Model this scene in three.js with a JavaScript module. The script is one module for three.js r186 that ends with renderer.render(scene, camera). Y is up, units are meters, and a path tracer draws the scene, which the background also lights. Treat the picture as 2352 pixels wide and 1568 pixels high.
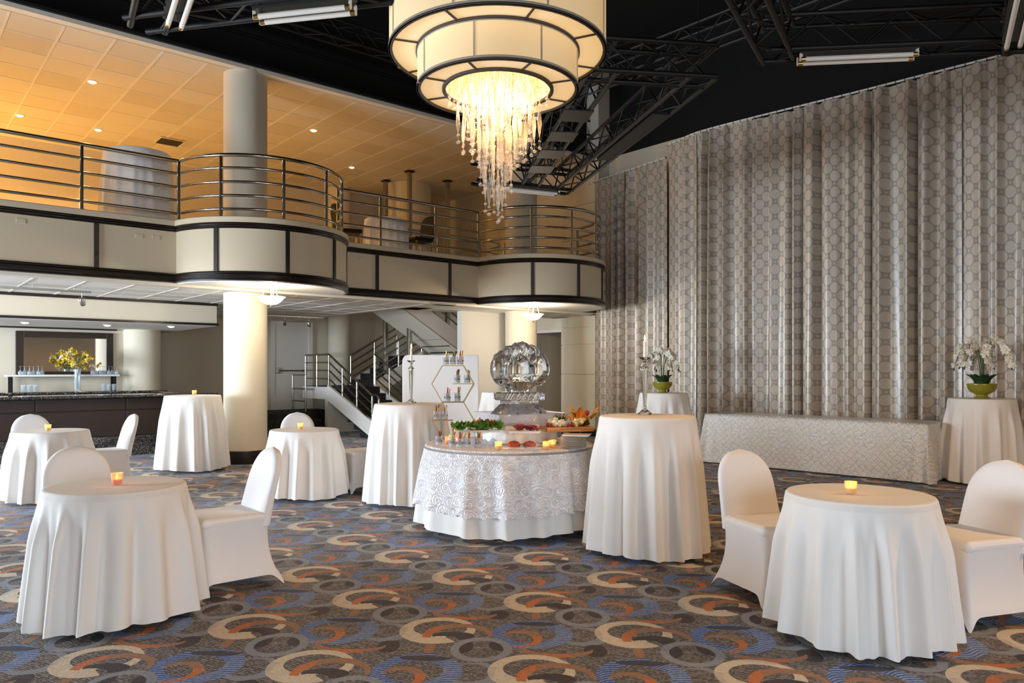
import * as THREE from 'three';
import { mergeGeometries, toCreasedNormals } from 'three/addons/utils/BufferGeometryUtils.js';
import { RoundedBoxGeometry } from 'three/addons/geometries/RoundedBoxGeometry.js';
import { MarchingCubes } from 'three/addons/objects/MarchingCubes.js';
import { RectAreaLightUniformsLib } from 'three/addons/lights/RectAreaLightUniformsLib.js';
import { ImprovedNoise } from 'three/addons/math/ImprovedNoise.js';

// ---------------------------------------------------------------- camera, sky, daylight, exposure
const V3 = THREE.Vector3, PI = Math.PI, TAU = PI * 2;
const scene = new THREE.Scene();
const camera = new THREE.PerspectiveCamera(2 * Math.atan(784 / 1721) * 180 / PI, 2352 / 1568, 0.05, 80);
camera.position.set(0, 1.44, 0);
camera.lookAt(0, 1.44, -10);
camera.setViewOffset(2352, 1568, 0, -65, 2352, 1568);
scene.add(camera);
const renderer = new THREE.WebGLRenderer({ antialias: true });
renderer.toneMapping = THREE.LinearToneMapping;
renderer.toneMappingExposure = 0.96;
renderer.shadowMap.enabled = true;
RectAreaLightUniformsLib.init();
scene.background = new THREE.Color(0.72, 0.84, 1.0);

// building axes: s runs along the balcony front, t runs from the camera into the building
const ANG = 0.7074, CA = Math.cos(ANG), SA = Math.sin(ANG);
const P = (s, t, y = 0) => new V3(CA * s - SA * t, y, -(SA * s + CA * t));
const W = (x, d, y = 0) => new V3(x, y, -d);

function areaLight(name, s, t, y, w, h, toS, toT, toY, color, intensity) {
  const l = new THREE.RectAreaLight(color, intensity, w, h);
  l.name = name; l.position.copy(P(s, t, y)); l.lookAt(P(toS, toT, toY)); scene.add(l);
  return l;
}
const DAY = new THREE.Color(0.75, 0.87, 1.0);
const DAY_L = 46, DAY_B = 9;
for (const t of [9.2, 11.7, 14.2]) areaLight('daylight', -5.93, t, 1.5, 2.1, 2.1, 0, t, 1.5, DAY, DAY_L);
for (const s of [-2.5, 1.0]) areaLight('daylight', s, -4.72, 1.9, 2.4, 2.6, s, 0, 1.9, DAY, DAY_B);
const WARM = new THREE.Color(1.0, 0.60, 0.28), AMBER = new THREE.Color(1.0, 0.56, 0.13), SOFTWARM = new THREE.Color(1.0, 0.82, 0.6);

// ---------------------------------------------------------------- helpers
let seed = 7;
const rnd = () => { seed = (seed * 1664525 + 1013904223) >>> 0; return seed / 4294967296; };
const rr = (a, b) => a + (b - a) * rnd();
const noise = new ImprovedNoise();
const used = new Map();
function numbered(n) { const k = used.get(n) ?? 0; used.set(n, k + 1); return k ? n + '_' + String(k).padStart(3, '0') : n; }
function flat(g) {
  const o = g.index ? g.toNonIndexed() : g;
  for (const k of Object.keys(o.attributes)) if (!['position', 'normal', 'uv'].includes(k)) o.deleteAttribute(k);
  if (!o.attributes.uv) o.setAttribute('uv', new THREE.BufferAttribute(new Float32Array(o.attributes.position.count * 2), 2));
  if (!o.attributes.normal) o.computeVertexNormals();
  return o;
}
const merge = (l) => Array.isArray(l) ? (l.length === 1 ? l[0] : mergeGeometries(l.map(flat))) : l;
function mesh(name, geo, mat, parent) {
  const m = new THREE.Mesh(merge(geo), mat);
  m.name = name; m.castShadow = m.receiveShadow = true;
  parent.add(m);
  return m;
}
function thing(name, label, category, group, pos, turn = 0) {
  const o = new THREE.Group(); o.name = numbered(name); scene.add(o);
  if (pos) o.position.copy(pos);
  o.rotation.y = turn;
  o.userData = { label, category }; if (group) o.userData.group = group;
  return o;
}
function solo(name, geo, mat, label, category, group, pos, turn = 0) {
  const m = mesh(numbered(name), geo, mat, scene);
  if (pos) m.position.copy(pos);
  m.rotation.y = turn;
  m.userData = { label, category }; if (group) m.userData.group = group;
  return m;
}
function struct(name, geo, mat, label, inBuilding = true) {
  const m = mesh(numbered(name), geo, mat, scene);
  if (inBuilding) m.rotation.y = ANG;
  m.userData = { kind: 'structure' }; if (label) m.userData.label = label;
  return m;
}
const bthing = (n, l, c, g) => thing(n, l, c, g, new V3(), ANG);   // group whose children use building coordinates (s, y, -t)
const tr = (g, x, y, z) => g.translate(x, y, z);
const box = (w, h, d, x = 0, y = 0, z = 0) => tr(new THREE.BoxGeometry(w, h, d), x, y, z);
const rbox = (w, h, d, x, y, z, r = 0.01, seg = 2) => tr(new RoundedBoxGeometry(w, h, d, seg, r), x, y, z);
function boxUV(g) {   // uv in metres
  const p = g.attributes.position, n = g.attributes.normal, uv = g.attributes.uv;
  for (let i = 0; i < p.count; i++) {
    const ax = Math.abs(n.getX(i)), ay = Math.abs(n.getY(i)), az = Math.abs(n.getZ(i));
    if (ay > ax && ay > az) uv.setXY(i, p.getX(i), p.getZ(i)); else if (ax > az) uv.setXY(i, p.getZ(i), p.getY(i)); else uv.setXY(i, p.getX(i), p.getY(i));
  }
  return g;
}
const bst = (s0, s1, y0, y1, t0, t1) => boxUV(box(s1 - s0, y1 - y0, t1 - t0, (s0 + s1) / 2, (y0 + y1) / 2, -(t0 + t1) / 2));
function rod(a, b, r, seg = 10, r2 = r) {
  const d = new V3().subVectors(b, a), L = d.length();
  const g = new THREE.CylinderGeometry(r2, r, L, seg, 1);
  g.applyQuaternion(new THREE.Quaternion().setFromUnitVectors(new V3(0, 1, 0), d.normalize()));
  return tr(g, (a.x + b.x) / 2, (a.y + b.y) / 2, (a.z + b.z) / 2);
}
function bar(a, b, w, h) {   // rectangular bar between two points
  const d = new V3().subVectors(b, a), L = d.length(), g = new THREE.BoxGeometry(w, h, L);
  const m = new THREE.Matrix4().lookAt(a, b, Math.abs(d.y) / L > 0.98 ? new V3(1, 0, 0) : new V3(0, 1, 0));
  g.applyMatrix4(m);
  return tr(g, (a.x + b.x) / 2, (a.y + b.y) / 2, (a.z + b.z) / 2);
}
const v = (x, y, z) => new V3(x, y, z);
const lv = (s, y, t) => new V3(s, y, -t);
const tube = (pts, r, seg = 40, rs = 8, closed = false) => new THREE.TubeGeometry(new THREE.CatmullRomCurve3(pts, closed, 'centripetal'), seg, r, rs, closed);
const lathe = (pts, seg = 24) => new THREE.LatheGeometry(pts.map(([x, y]) => new THREE.Vector2(x, y)), seg);
const ball = (r, x = 0, y = 0, z = 0, sx = 1, sy = 1, sz = 1, a = 10, b = 8) => tr(new THREE.SphereGeometry(r, a, b).scale(sx, sy, sz), x, y, z);
function grid(nu, nv, f, closeU = false) {   // f(i/nu, j/nv) -> [x,y,z,u,v]
  const pos = [], uv = [], idx = [];
  for (let j = 0; j <= nv; j++) for (let i = 0; i <= nu; i++) { const q = f(i / nu, j / nv); pos.push(q[0], q[1], q[2]); uv.push(q[3] ?? i / nu, q[4] ?? j / nv); }
  for (let j = 0; j < nv; j++) for (let i = 0; i < nu; i++) { const a = j * (nu + 1) + i, b = a + 1, c = a + nu + 1, d = c + 1; idx.push(a, c, b, b, c, d); }
  const g = new THREE.BufferGeometry();
  g.setAttribute('position', new THREE.Float32BufferAttribute(pos, 3)); g.setAttribute('uv', new THREE.Float32BufferAttribute(uv, 2)); g.setIndex(idx);
  g.computeVertexNormals();
  if (closeU) { const n = g.attributes.normal; for (let j = 0; j <= nv; j++) { const a = j * (nu + 1), b = a + nu; const x = n.getX(a) + n.getX(b), y = n.getY(a) + n.getY(b), z = n.getZ(a) + n.getZ(b), l = Math.hypot(x, y, z) || 1; n.setXYZ(a, x / l, y / l, z / l); n.setXYZ(b, x / l, y / l, z / l); } }
  return g;
}
function tex(n, fn, srgb = true, m = n) {
  const data = new Uint8Array(n * m * 4);
  for (let j = 0; j < m; j++) for (let i = 0; i < n; i++) { const c = fn((i + 0.5) / n, (j + 0.5) / m), k = (j * n + i) * 4; data[k] = c[0]; data[k + 1] = c[1]; data[k + 2] = c[2]; data[k + 3] = 255; }
  const t = new THREE.DataTexture(data, n, m, THREE.RGBAFormat);
  t.wrapS = t.wrapT = THREE.RepeatWrapping; t.magFilter = THREE.LinearFilter; t.minFilter = THREE.LinearMipmapLinearFilter; t.generateMipmaps = true;
  if (srgb) t.colorSpace = THREE.SRGBColorSpace;
  t.needsUpdate = true;
  return t;
}
const hash = (x, y) => { const h = Math.sin(x * 127.1 + y * 311.7) * 43758.5453; return h - Math.floor(h); };
function pn(u, w, f, o = 3) {   // tiling value noise on the unit square
  let a = 0, k = 0.5;
  for (let q = 0; q < o; q++) {
    const x = u * f, y = w * f, i = Math.floor(x), j = Math.floor(y), fx = x - i, fy = y - j, sx = fx * fx * (3 - 2 * fx), sy = fy * fy * (3 - 2 * fy);
    const h = (p, r) => hash(((p % f) + f) % f + q * 37, ((r % f) + f) % f + q * 11);
    a += k * ((h(i, j) * (1 - sx) + h(i + 1, j) * sx) * (1 - sy) + (h(i, j + 1) * (1 - sx) + h(i + 1, j + 1) * sx) * sy);
    k /= 2; f *= 2;
  }
  return a;
}
const mix = (a, b, k) => [a[0] + (b[0] - a[0]) * k, a[1] + (b[1] - a[1]) * k, a[2] + (b[2] - a[2]) * k];
const sm = (a, b, x) => { const k = Math.min(1, Math.max(0, (x - a) / (b - a))); return k * k * (3 - 2 * k); };

// ---------------------------------------------------------------- materials
const std = (color, roughness = 0.8, metalness = 0, extra = {}) => new THREE.MeshStandardMaterial({ color, roughness, metalness, side: THREE.DoubleSide, ...extra });
const phys = (color, roughness, extra = {}) => new THREE.MeshPhysicalMaterial({ color, roughness, side: THREE.DoubleSide, ...extra });
const glow = (color, k, base = 0x222222) => std(base, 0.6, 0, { emissive: color, emissiveIntensity: k });
const M = {};
M.plaster = std(0xdfd4c0, 0.85);
M.cream = std(0xe4dac4, 0.8);
M.white = std(0xeeeae2, 0.75);
M.black = std(0x080807, 0.9);
M.blackMetal = std(0x0a0908, 0.45, 0.3);
M.trussBlack = std(0x020202, 0.55, 0);
M.darkWood = std(0x2a1c14, 0.42);
M.barWood = std(0x2a1d18, 0.45);
M.trim = phys(0x1d120d, 0.35, { clearcoat: 0.3 });
M.chrome = std(0xb9b4aa, 0.16, 1);
M.steel = std(0xb0aca4, 0.3, 1);
M.brass = std(0xc9a867, 0.3, 1);
M.goldWire = std(0xb59a66, 0.5, 0.7);
M.tile = [std(0xf0ede6, 0.9), std(0xebe8e0, 0.9), std(0xe6e1d7, 0.9), std(0xeeebe4, 0.9)];
M.tbar = std(0xe9e1d0, 0.7);
M.fascia = std(0xd7c6a8, 0.8);
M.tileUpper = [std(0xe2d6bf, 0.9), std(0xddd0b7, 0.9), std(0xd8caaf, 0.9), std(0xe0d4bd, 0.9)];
M.tapedark = std(0x16120e, 0.9);
M.tubeWhite = std(0xf4efe4, 0.3);
M.greyMetal = std(0x35332f, 0.5, 0.2);
M.glass = phys(0xffffff, 0.03, { transmission: 1, ior: 1.45, thickness: 0 });
M.ware = phys(0xf4faff, 0.04, { transmission: 0.82, ior: 1.5, thickness: 0, clearcoat: 1, clearcoatRoughness: 0.02 });
M.solidGlass = phys(0xffffff, 0.02, { transmission: 1, ior: 1.5, thickness: 0.02 });
M.pane = phys(0xffffff, 0.0, { transmission: 1, ior: 1.05, thickness: 0 });
M.mirror = std(0xe8e8e6, 0.03, 1);
M.ice = phys(0xf6fbff, 0.05, { transmission: 1, ior: 1.31, thickness: 0.2 });
M.tray = phys(0xe9e6ee, 0.35, { transmission: 0.55, ior: 1.2, thickness: 0 });
M.candle = std(0xf6efe0, 0.5);
M.flame = glow(0xffc46a, 22);
M.votive = phys(0xffe9c0, 0.3, { transmission: 0.75, thickness: 0 });
M.votiveRose = phys(0xffd6bc, 0.3, { transmission: 0.75, thickness: 0 });
M.china = phys(0xf2efe9, 0.25, { clearcoat: 0.5 });

// woven linen: fine relief only
const linenBump = tex(256, (u, w) => { const a = 128 + 60 * Math.sin(u * TAU * 32) * Math.sin(w * TAU * 32) + 50 * (pn(u, w, 8) - 0.45); return [a, a, a]; }, false);
M.linen = phys(0xf4f1ec, 0.85, { sheen: 0.3, sheenRoughness: 0.6, sheenColor: new THREE.Color(0.5, 0.5, 0.5), bumpMap: linenBump, bumpScale: 0.0006 });
M.spandex = phys(0xf1eeec, 0.62, { sheen: 0.35, sheenRoughness: 0.4, sheenColor: new THREE.Color(0.6, 0.6, 0.6) });

// rosette overlay (buffet table): petals as relief
const rosette = (u, w, n) => {   // n x n rosettes, jittered
  let best = 9, ang = 0;
  const x = u * n, y = w * n;
  for (let a = -1; a <= 1; a++) for (let b = -1; b <= 1; b++) {
    const i = Math.floor(x) + a, j = Math.floor(y) + b, ii = ((i % n) + n) % n, jj = ((j % n) + n) % n;
    const cx = i + 0.5 + 0.25 * (hash(ii, jj) - 0.5) + (jj % 2 ? 0.25 : -0.25) * 0.9, cy = j + 0.5 + 0.25 * (hash(jj + 9, ii) - 0.5);
    const d = Math.hypot(x - cx, y - cy);
    if (d < best) { best = d; ang = Math.atan2(y - cy, x - cx) + hash(ii + 3, jj + 5) * 6; }
  }
  return [best, ang];
};
const rosBump = tex(1024, (u, w) => {
  const [d, a] = rosette(u, w, 6);
  const swirl = Math.sin(d * 34 - a * 1.0 + 14 * (pn(u, w, 20, 2) - 0.4)) * 0.5 + 0.5;
  const k = 40 + 175 * Math.pow(swirl, 0.7) * (1 - 0.35 * sm(0.35, 0.7, d)) + 30 * (pn(u, w, 64, 2) - 0.4);
  const q = Math.min(255, Math.max(0, k)); return [q, q, q];
}, false);
M.rosette = phys(0xfaf8fa, 0.6, { sheen: 0.4, sheenRoughness: 0.35, sheenColor: new THREE.Color(0.7, 0.7, 0.75), bumpMap: rosBump, bumpScale: 0.011 });
// ribbon-rose taffeta (long table)
const taf = (u, w) => {
  const n = 6, x = u * n, y = w * n, warpx = 1.3 * (pn(u, w, 5, 2) - 0.4), a = x + y + warpx, b = x - y + warpx;
  const da = Math.abs(a - Math.round(a)), db = Math.abs(b - Math.round(b));
  const net = Math.min(da, db), ca = Math.floor(a) + 0.5, cb = Math.floor(b) + 0.5, cx = (ca + cb) / 2, cy = (ca - cb) / 2;
  const d = Math.hypot(x + warpx - cx, y - cy), an = Math.atan2(y - cy, x + warpx - cx);
  return [net, d, an];
};
const tafMap = tex(1024, (u, w) => {
  const [net, d, an] = taf(u, w), cr = pn(u, w, 48, 3);
  let c = mix([224, 222, 224], [248, 246, 242], sm(0.3, 0.6, cr));
  c = mix(c, [240, 234, 206], (1 - sm(0.2, 0.34, d + 0.04 * Math.sin(an * 5))) * (0.6 + 0.4 * Math.sin(d * 45 + an)));
  return mix(c, [186, 184, 186], (1 - sm(0.02, 0.1, net + 0.12 * (cr - 0.4))) * 0.55);
});
const tafBump = tex(1024, (u, w) => {
  const [net, d, an] = taf(u, w), cr = pn(u, w, 40, 3);
  const k = 90 + 70 * (1 - sm(0.15, 0.4, d)) * (0.6 + 0.4 * Math.sin(d * 40 + an * 2)) + 130 * (cr - 0.4) - 50 * (1 - sm(0.02, 0.12, net));
  const q = Math.min(255, Math.max(0, k)); return [q, q, q];
}, false);
M.taffeta = phys(0xffffff, 0.28, { ior: 1.8, map: tafMap, bumpMap: tafBump, bumpScale: 0.014, sheen: 0.3, sheenRoughness: 0.3, sheenColor: new THREE.Color(0.6, 0.6, 0.6) });

// satin drape with interlocking rings
const drapeMap = tex(512, (u, w) => {
  let d = 9;
  for (const [a, b] of [[0, 0], [1, 0], [0, 1], [1, 1], [0.5, 0.5]]) d = Math.min(d, Math.hypot((u - a) * 1.0, (w - b) * 1.0));
  const fine = 7 * (pn(u, w, 64, 2) - 0.4) + 4 * Math.sin(w * TAU * 60);
  let c = [156, 144, 129];
  if (d < 0.335) c = mix([197, 184, 167], c, sm(0.318, 0.335, d));
  if (d > 0.405) { const q = Math.min(Math.max(Math.abs(u - 0.5), Math.abs(w)), Math.max(Math.abs(u), Math.abs(w - 0.5)), Math.max(Math.abs(u - 1), Math.abs(w - 0.5)), Math.max(Math.abs(u - 0.5), Math.abs(w - 1))); if (q < 0.075) c = [188, 176, 160]; }
  return c.map((x) => x + fine);
});
const drapeRough = tex(64, () => [255, 110, 0], false);
M.drape = phys(0xffffff, 0.36, { map: drapeMap, ior: 1.9, sheen: 0.2, sheenRoughness: 0.35, sheenColor: new THREE.Color(0.55, 0.5, 0.45) });

// carpet
const CP = 1.075;
const cr_ = (x, y, cx, cy, rx, ry = rx) => { const a = (x - cx) / rx, b = (y - cy) / ry; return a * a + b * b; };
function carpetColour(u, w) {
  const px = u * CP, pz = w * CP;
  const sp = pn((u + w * 0.35) % 1, w, 64, 1), sp2 = hash(Math.floor(u * 300), Math.floor(w * 300));
  const streak = pn(u, w, 96, 2);
  const hatch = Math.sin((px * 0.9 + pz * 2.4) * 150 + 9 * pn(u, w, 32, 2)) * 0.5 + 0.5;
  let c = mix([74, 67, 63], [158, 150, 143], sm(0.3, 0.62, streak * 0.65 + 0.3 * hatch));
  const put = (col, k = 1) => { c = mix(c, col, k); };
  const mottle = (sp2 - 0.5) * 22 + (sp - 0.25) * 26;
  const pass = [];
  for (let i = -1; i <= 1; i++) for (let j = -1; j <= 1; j++) for (const o of [0, 0.5]) {
    const x = px - (i + o) * CP - 0.25, z = pz - (j + o) * CP - 0.3;
    if (Math.abs(x) < 0.85 && Math.abs(z) < 0.6) pass.push([x, z]);
  }
  const GR = [136, 143, 153], BE = [214, 200, 176], OR = [194, 112, 54], OB = [158, 114, 82], BR = [56, 45, 42], B1 = [40, 82, 160], B2 = [140, 156, 180];
  for (const [x, z] of pass) {                                             // greys and browns below
    if (cr_(x, z, -0.275, -0.05, 0.145, 0.14) < 1 && cr_(x, z, -0.30, -0.035, 0.105, 0.105) > 1) put(GR);
    if (cr_(x, z, -0.217, -0.26, 0.06, 0.085) < 1) put(BR);
    if (cr_(x, z, 0.27, -0.27, 0.115, 0.12) < 1 && (cr_(x, z, 0.165, -0.24, 0.06, 0.10) < 1 || cr_(x, z, 0.365, -0.20, 0.06, 0.085) < 1)) put(BR);
    if (cr_(x, z, 0, -0.27, 0.028, 0.07) < 1) put(OB);
    if (cr_(x, z, -0.42, -0.26, 0.19, 0.10) < 1 && cr_(x, z, -0.41, -0.20, 0.19, 0.11) > 1) put(x > -0.48 && x < -0.34 ? OR : OB);
  }
  for (const [x, z] of pass) {                                             // rings
    if (cr_(x, z, 0.527, -0.03, 0.22) < 1 && cr_(x, z, 0.515, -0.035, 0.14, 0.13) > 1) {
      const h = Math.sin((x * 0.45 - z * 1.0) * 250 + 3 * Math.sin(x * 40)) + (streak - 0.45) * 2.2 + (cr_(x, z, 0.40, 0.05, 0.25) > 1 ? -0.15 : 0.5);
      put(h > 0 ? B1 : B2);
    }
    if (cr_(x, z, 0.54, 0.13, 0.13, 0.032) < 1) put(BR, 0.9);
    if (cr_(x, z, 0.467, -0.105, 0.115, 0.125) < 1 && cr_(x, z, 0.445, -0.12, 0.09, 0.095) > 1 && (x > 0.43 || z > -0.06)) put(z < -0.06 ? OR : OB);
    if (cr_(x, z, 0.27, -0.27, 0.16, 0.17) < 1 && cr_(x, z, 0.27, -0.27, 0.115, 0.12) > 1) put(x > 0.3 ? GR : [142, 146, 154]);
    if (cr_(x, z, 0, 0, 0.21) < 1 && cr_(x, z, 0.012, 0.028, 0.15, 0.122) > 1 && !(x > 0.06 && z < -0.03 && x - 0.6 * z < 0.26 && x + z > -0.05 && z > -0.2 && cr_(x, z, 0.15, -0.12, 0.10, 0.075) < 1)) put(x < -0.17 && Math.abs(z + 0.03) < 0.07 ? [196, 186, 168] : BE);
    if (cr_(x, z, 0.1, -0.085, 0.115, 0.062) < 1 && cr_(x, z, 0.05, -0.16, 0.09, 0.07) > 1) put(BR);
    if (cr_(x, z, 0.12, -0.07, 0.19, 0.178) < 1 && cr_(x, z, 0.135, -0.095, 0.155, 0.142) > 1 && z > -0.09 - (x < 0 ? 0.03 : 0)) put(x < 0.02 ? OR : OB);
  }
  return c.map((q) => Math.min(255, Math.max(0, q + mottle)));
}
const carpetMap = tex(1024, carpetColour);
const carpetBump = tex(512, (u, w) => { const a = 90 + 150 * pn(u, w, 128, 2); return [a, a, a]; }, false);
M.carpet = phys(0xffffff, 0.66, { map: carpetMap, bumpMap: carpetBump, bumpScale: 0.004, sheen: 0.35, sheenRoughness: 0.5, sheenColor: new THREE.Color(0.6, 0.6, 0.62) });
const stairMap = tex(256, (u, w) => { const a = pn(u, w, 32, 2), b = pn(u, w, 12, 2); return mix([34, 31, 30], b > 0.5 ? [74, 72, 74] : [58, 52, 48], sm(0.38, 0.55, a)); });
M.stairCarpet = std(0xffffff, 0.95, 0, { map: stairMap });
const graniteMap = tex(256, (u, w) => { const a = hash(Math.floor(u * 128), Math.floor(w * 128)), b = pn(u, w, 32, 2); return a > 0.86 ? [150, 142, 134] : mix([22, 21, 22], [72, 70, 70], b); });
M.granite = phys(0xffffff, 0.12, { map: graniteMap, clearcoat: 0.6, clearcoatRoughness: 0.08 });
const woodMap = tex(256, (u, w) => mix([176, 120, 70], [214, 164, 110], 0.5 + 0.5 * Math.sin(w * 60 + 5 * pn(u, w, 4, 3))));
M.board = std(0xffffff, 0.55, 0, { map: woodMap });

// ================================================================ THE SETTING
// floor: carpet with its pattern in metres
{
  const g = bst(-6.2, 12.9, -0.1, 0, -5, 18.2), p = g.attributes.position, uv = g.attributes.uv;
  const ca = Math.cos(0.06), sa = Math.sin(0.06);
  for (let i = 0; i < p.count; i++) {
    const w = P(p.getX(i), -p.getZ(i)), x = w.x + 0.412, d = -w.z - 4.15;
    uv.setXY(i, (x * ca - d * sa) / CP + 0.25 / CP, (x * sa + d * ca) / CP + 0.3 / CP);
  }
  struct('floor', g, M.carpet, 'patterned carpet of interlaced grey, blue, orange and beige rings');
}
const H0 = 8.0, YF = 3.45, YL = 2.62, YU = 6.02, TF = 11.1;
M.offwall = std(0x9a8f80, 0.9);
// outer walls
const winT = [9.2, 11.7, 14.2], winS = [-2.5, 1.0];
{
  const g = [bst(-6.2, -6, 0, 0.45, -5, 18), bst(-6.2, -6, 2.55, H0, -5, 18)];
  let a = -5; for (const t of winT) { g.push(bst(-6.2, -6, 0.45, 2.55, a, t - 1.05)); a = t + 1.05; }
  g.push(bst(-6.2, -6, 0.45, 2.55, a, 18));
  struct('wall_left', g, M.offwall);
  const b = [bst(-6, 12.7, 0, 0.6, -5, -4.8), bst(-6, 12.7, 3.2, H0, -5, -4.8)];
  a = -6; for (const s of winS) { b.push(bst(a, s - 1.2, 0.6, 3.2, -5, -4.8)); a = s + 1.2; }
  b.push(bst(a, 12.7, 0.6, 3.2, -5, -4.8));
  struct('wall_near', b, M.offwall);
  let n = 1;
  const win = (s0, s1, y0, y1, t0, t1) => {
    const along = s1 - s0 > t1 - t0, fr = [bst(s0, s1, y0, y0 + 0.06, t0, t1), bst(s0, s1, y1 - 0.06, y1, t0, t1)];
    const w = struct('window_' + n++, fr, M.white);
    if (along) { mesh('jamb', bst(s0, s0 + 0.06, y0, y1, t0, t1), M.white, w); mesh('jamb', bst(s1 - 0.06, s1, y0, y1, t0, t1), M.white, w); mesh('mullion', bst((s0 + s1) / 2 - 0.03, (s0 + s1) / 2 + 0.03, y0, y1, t0, t1), M.white, w); mesh('pane', bst(s0, s1, y0, y1, (t0 + t1) / 2 - 0.004, (t0 + t1) / 2), M.pane, w); }
    else { mesh('jamb', bst(s0, s1, y0, y1, t0, t0 + 0.06), M.white, w); mesh('jamb', bst(s0, s1, y0, y1, t1 - 0.06, t1), M.white, w); mesh('mullion', bst(s0, s1, y0, y1, (t0 + t1) / 2 - 0.03, (t0 + t1) / 2 + 0.03), M.white, w); mesh('pane', bst((s0 + s1) / 2 - 0.004, (s0 + s1) / 2, y0, y1, t0, t1), M.pane, w); }
  };
  for (const t of winT) win(-6.15, -6.05, 0.45, 2.55, t - 1.05, t + 1.05);
  for (const s of winS) win(s - 1.2, s + 1.2, 0.6, 3.2, -4.95, -4.85);
}
struct('wall_right', [bst(12.3, 12.5, 0, 6.08, 7.6, 11.3)], M.cream, 'cream wall behind the ring-patterned drapes');
struct('wall_right', [bst(12.3, 12.5, 0, H0, -5, 7.6), bst(12.3, 12.5, 6.08, H0, 7.6, 12)], M.black, 'black upper wall above the drape rail');
{
  const w = struct('wall_end', [bst(11.95, 12.1, 0, H0, 11.25, 12.2), bst(11.95, 12.1, 2.3, H0, 12.2, 13.2), bst(11.95, 12.1, 0, H0, 13.2, 18), bst(11.95, 12.5, 0, H0, 11.1, 11.25)], M.cream, 'cream end wall with wide grooved panels beside the drapes');
  let y = 0.16; for (const h of [1.18, 0.66, 0.38, 0.3, 0.9, 0.75, 0.75, 0.75]) { mesh('panel', rbox(0.03, h - 0.014, 1.05, 11.937, y + h / 2, -11.7, 0.006), M.cream, w); y += h; }
  const dr = struct('door_2', [bst(11.94, 12.12, 0, 2.36, 12.14, 12.2), bst(11.94, 12.12, 0, 2.36, 13.2, 13.26), bst(11.94, 12.12, 2.3, 2.36, 12.2, 13.2)], M.white, 'open doorway to an unlit passage behind the far column');
  mesh('passage', [bst(16.9, 17.0, 0, 2.5, 12.0, 16.0), bst(12.5, 17.0, 0, 2.5, 11.95, 12.05), bst(12.1, 15.6, 0, 2.5, 13.3, 13.4), bst(15.5, 15.6, 0, 2.5, 13.4, 16.0), bst(15.5, 17.0, 0, 2.5, 15.95, 16.05), bst(12.1, 17.0, 2.45, 2.55, 12.0, 16.0), bst(12.9, 17.0, -0.1, 0, 12.0, 16.0)], M.plaster, dr);
  struct('baseboard_right', [bst(11.91, 11.93, 0, 0.15, 11.15, 12.2), bst(11.93, 11.95, 0, 0.15, 13.2, 15.2)], M.trim);
}
struct('wall_back', [bst(-6, 12.1, 0, H0, 17.6, 17.8)], M.plaster, 'pale back wall with the fire door');
struct('wall_bar', [bst(-6, 4.1, 0, YL, 16, 16.15), bst(4.0, 4.1, 0, YL, 16, 17.6)], M.plaster, 'pale wall behind the bar');
struct('baseboard_back', [bst(4.15, 7.9, 0, 0.16, 17.57, 17.6)], M.trim);
struct('ceiling', [bst(-6.2, 12.7, H0, H0 + 0.2, -5, 18.2)], M.black, 'black hall ceiling');
{
  const b = struct('wall_bulkhead', [bst(-6, 12.1, YU + 0.09, H0, 11.45, 11.6), bst(-6, 12.1, YU + 0.06, YU + 0.1, 11.25, 11.6)], M.black, 'black bulkhead above the upper ceiling edge');
  mesh('ledge_rail', [rod(lv(-6, YU + 0.55, 11.35), lv(12, YU + 0.55, 11.35), 0.02), rod(lv(-6, YU + 0.85, 11.35), lv(12, YU + 0.85, 11.35), 0.02)], M.blackMetal, b);
}
// tiled ceilings: each tile is a piece, in a grid of T bars
function tileCeiling(name, label, Y, rects, S0, T0, US, UT, tiles) {
  const c = struct(name, rects.map(([a, b, c1, d]) => bst(a, b, Y + 0.03, Y + 0.06, c1, d)), M.tbar, label);
  const bars = [], tileG = rbox(US - 0.024, 0.02, UT - 0.024, 0, 0, 0, 0.006, 1);
  for (const [a, b, t0, t1, solid] of rects) {
    if (solid) { mesh('panel', bst(a, b, Y, Y + 0.03, t0, t1), tiles[0], c); continue; }
    const i0 = Math.ceil((a - S0) / US - 0.01), i1 = Math.floor((b - S0) / US + 0.01), j0 = Math.ceil((t0 - T0) / UT - 0.01), j1 = Math.floor((t1 - T0) / UT + 0.01);
    for (let i = i0; i < i1; i++) for (let j = j0; j < j1; j++) {
      const m = mesh('tile', tileG, tiles[Math.floor(hash(i * 3.1, j * 1.7) * 4)], c);
      m.position.set(S0 + (i + 0.5) * US, Y + 0.012 + 0.004 * hash(i, j), -(T0 + (j + 0.5) * UT));
      m.rotation.set(0.006 * (hash(i, j + 5) - 0.5), 0, 0.006 * (hash(i + 7, j) - 0.5));
    }
    const sa = S0 + i0 * US, sb = S0 + i1 * US, ta = T0 + j0 * UT, tb = T0 + j1 * UT;
    for (let i = i0; i <= i1; i++) bars.push(bst(S0 + i * US - 0.016, S0 + i * US + 0.016, Y - 0.001, Y + 0.03, ta, tb));
    for (let j = j0; j <= j1; j++) bars.push(bst(sa, sb, Y + 0.0, Y + 0.03, T0 + j * UT - 0.01, T0 + j * UT + 0.01));
    if (sa > a + 0.01) bars.push(bst(a, sa, Y, Y + 0.03, t0, t1)); if (sb < b - 0.01) bars.push(bst(sb, b, Y, Y + 0.03, t0, t1));
    if (ta > t0 + 0.01) bars.push(bst(a, b, Y, Y + 0.03, t0, ta)); if (tb < t1 - 0.01) bars.push(bst(a, b, Y, Y + 0.03, tb, t1));
  }
  mesh('ceiling_grid', bars, M.tbar, c);
  return c;
}
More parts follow.
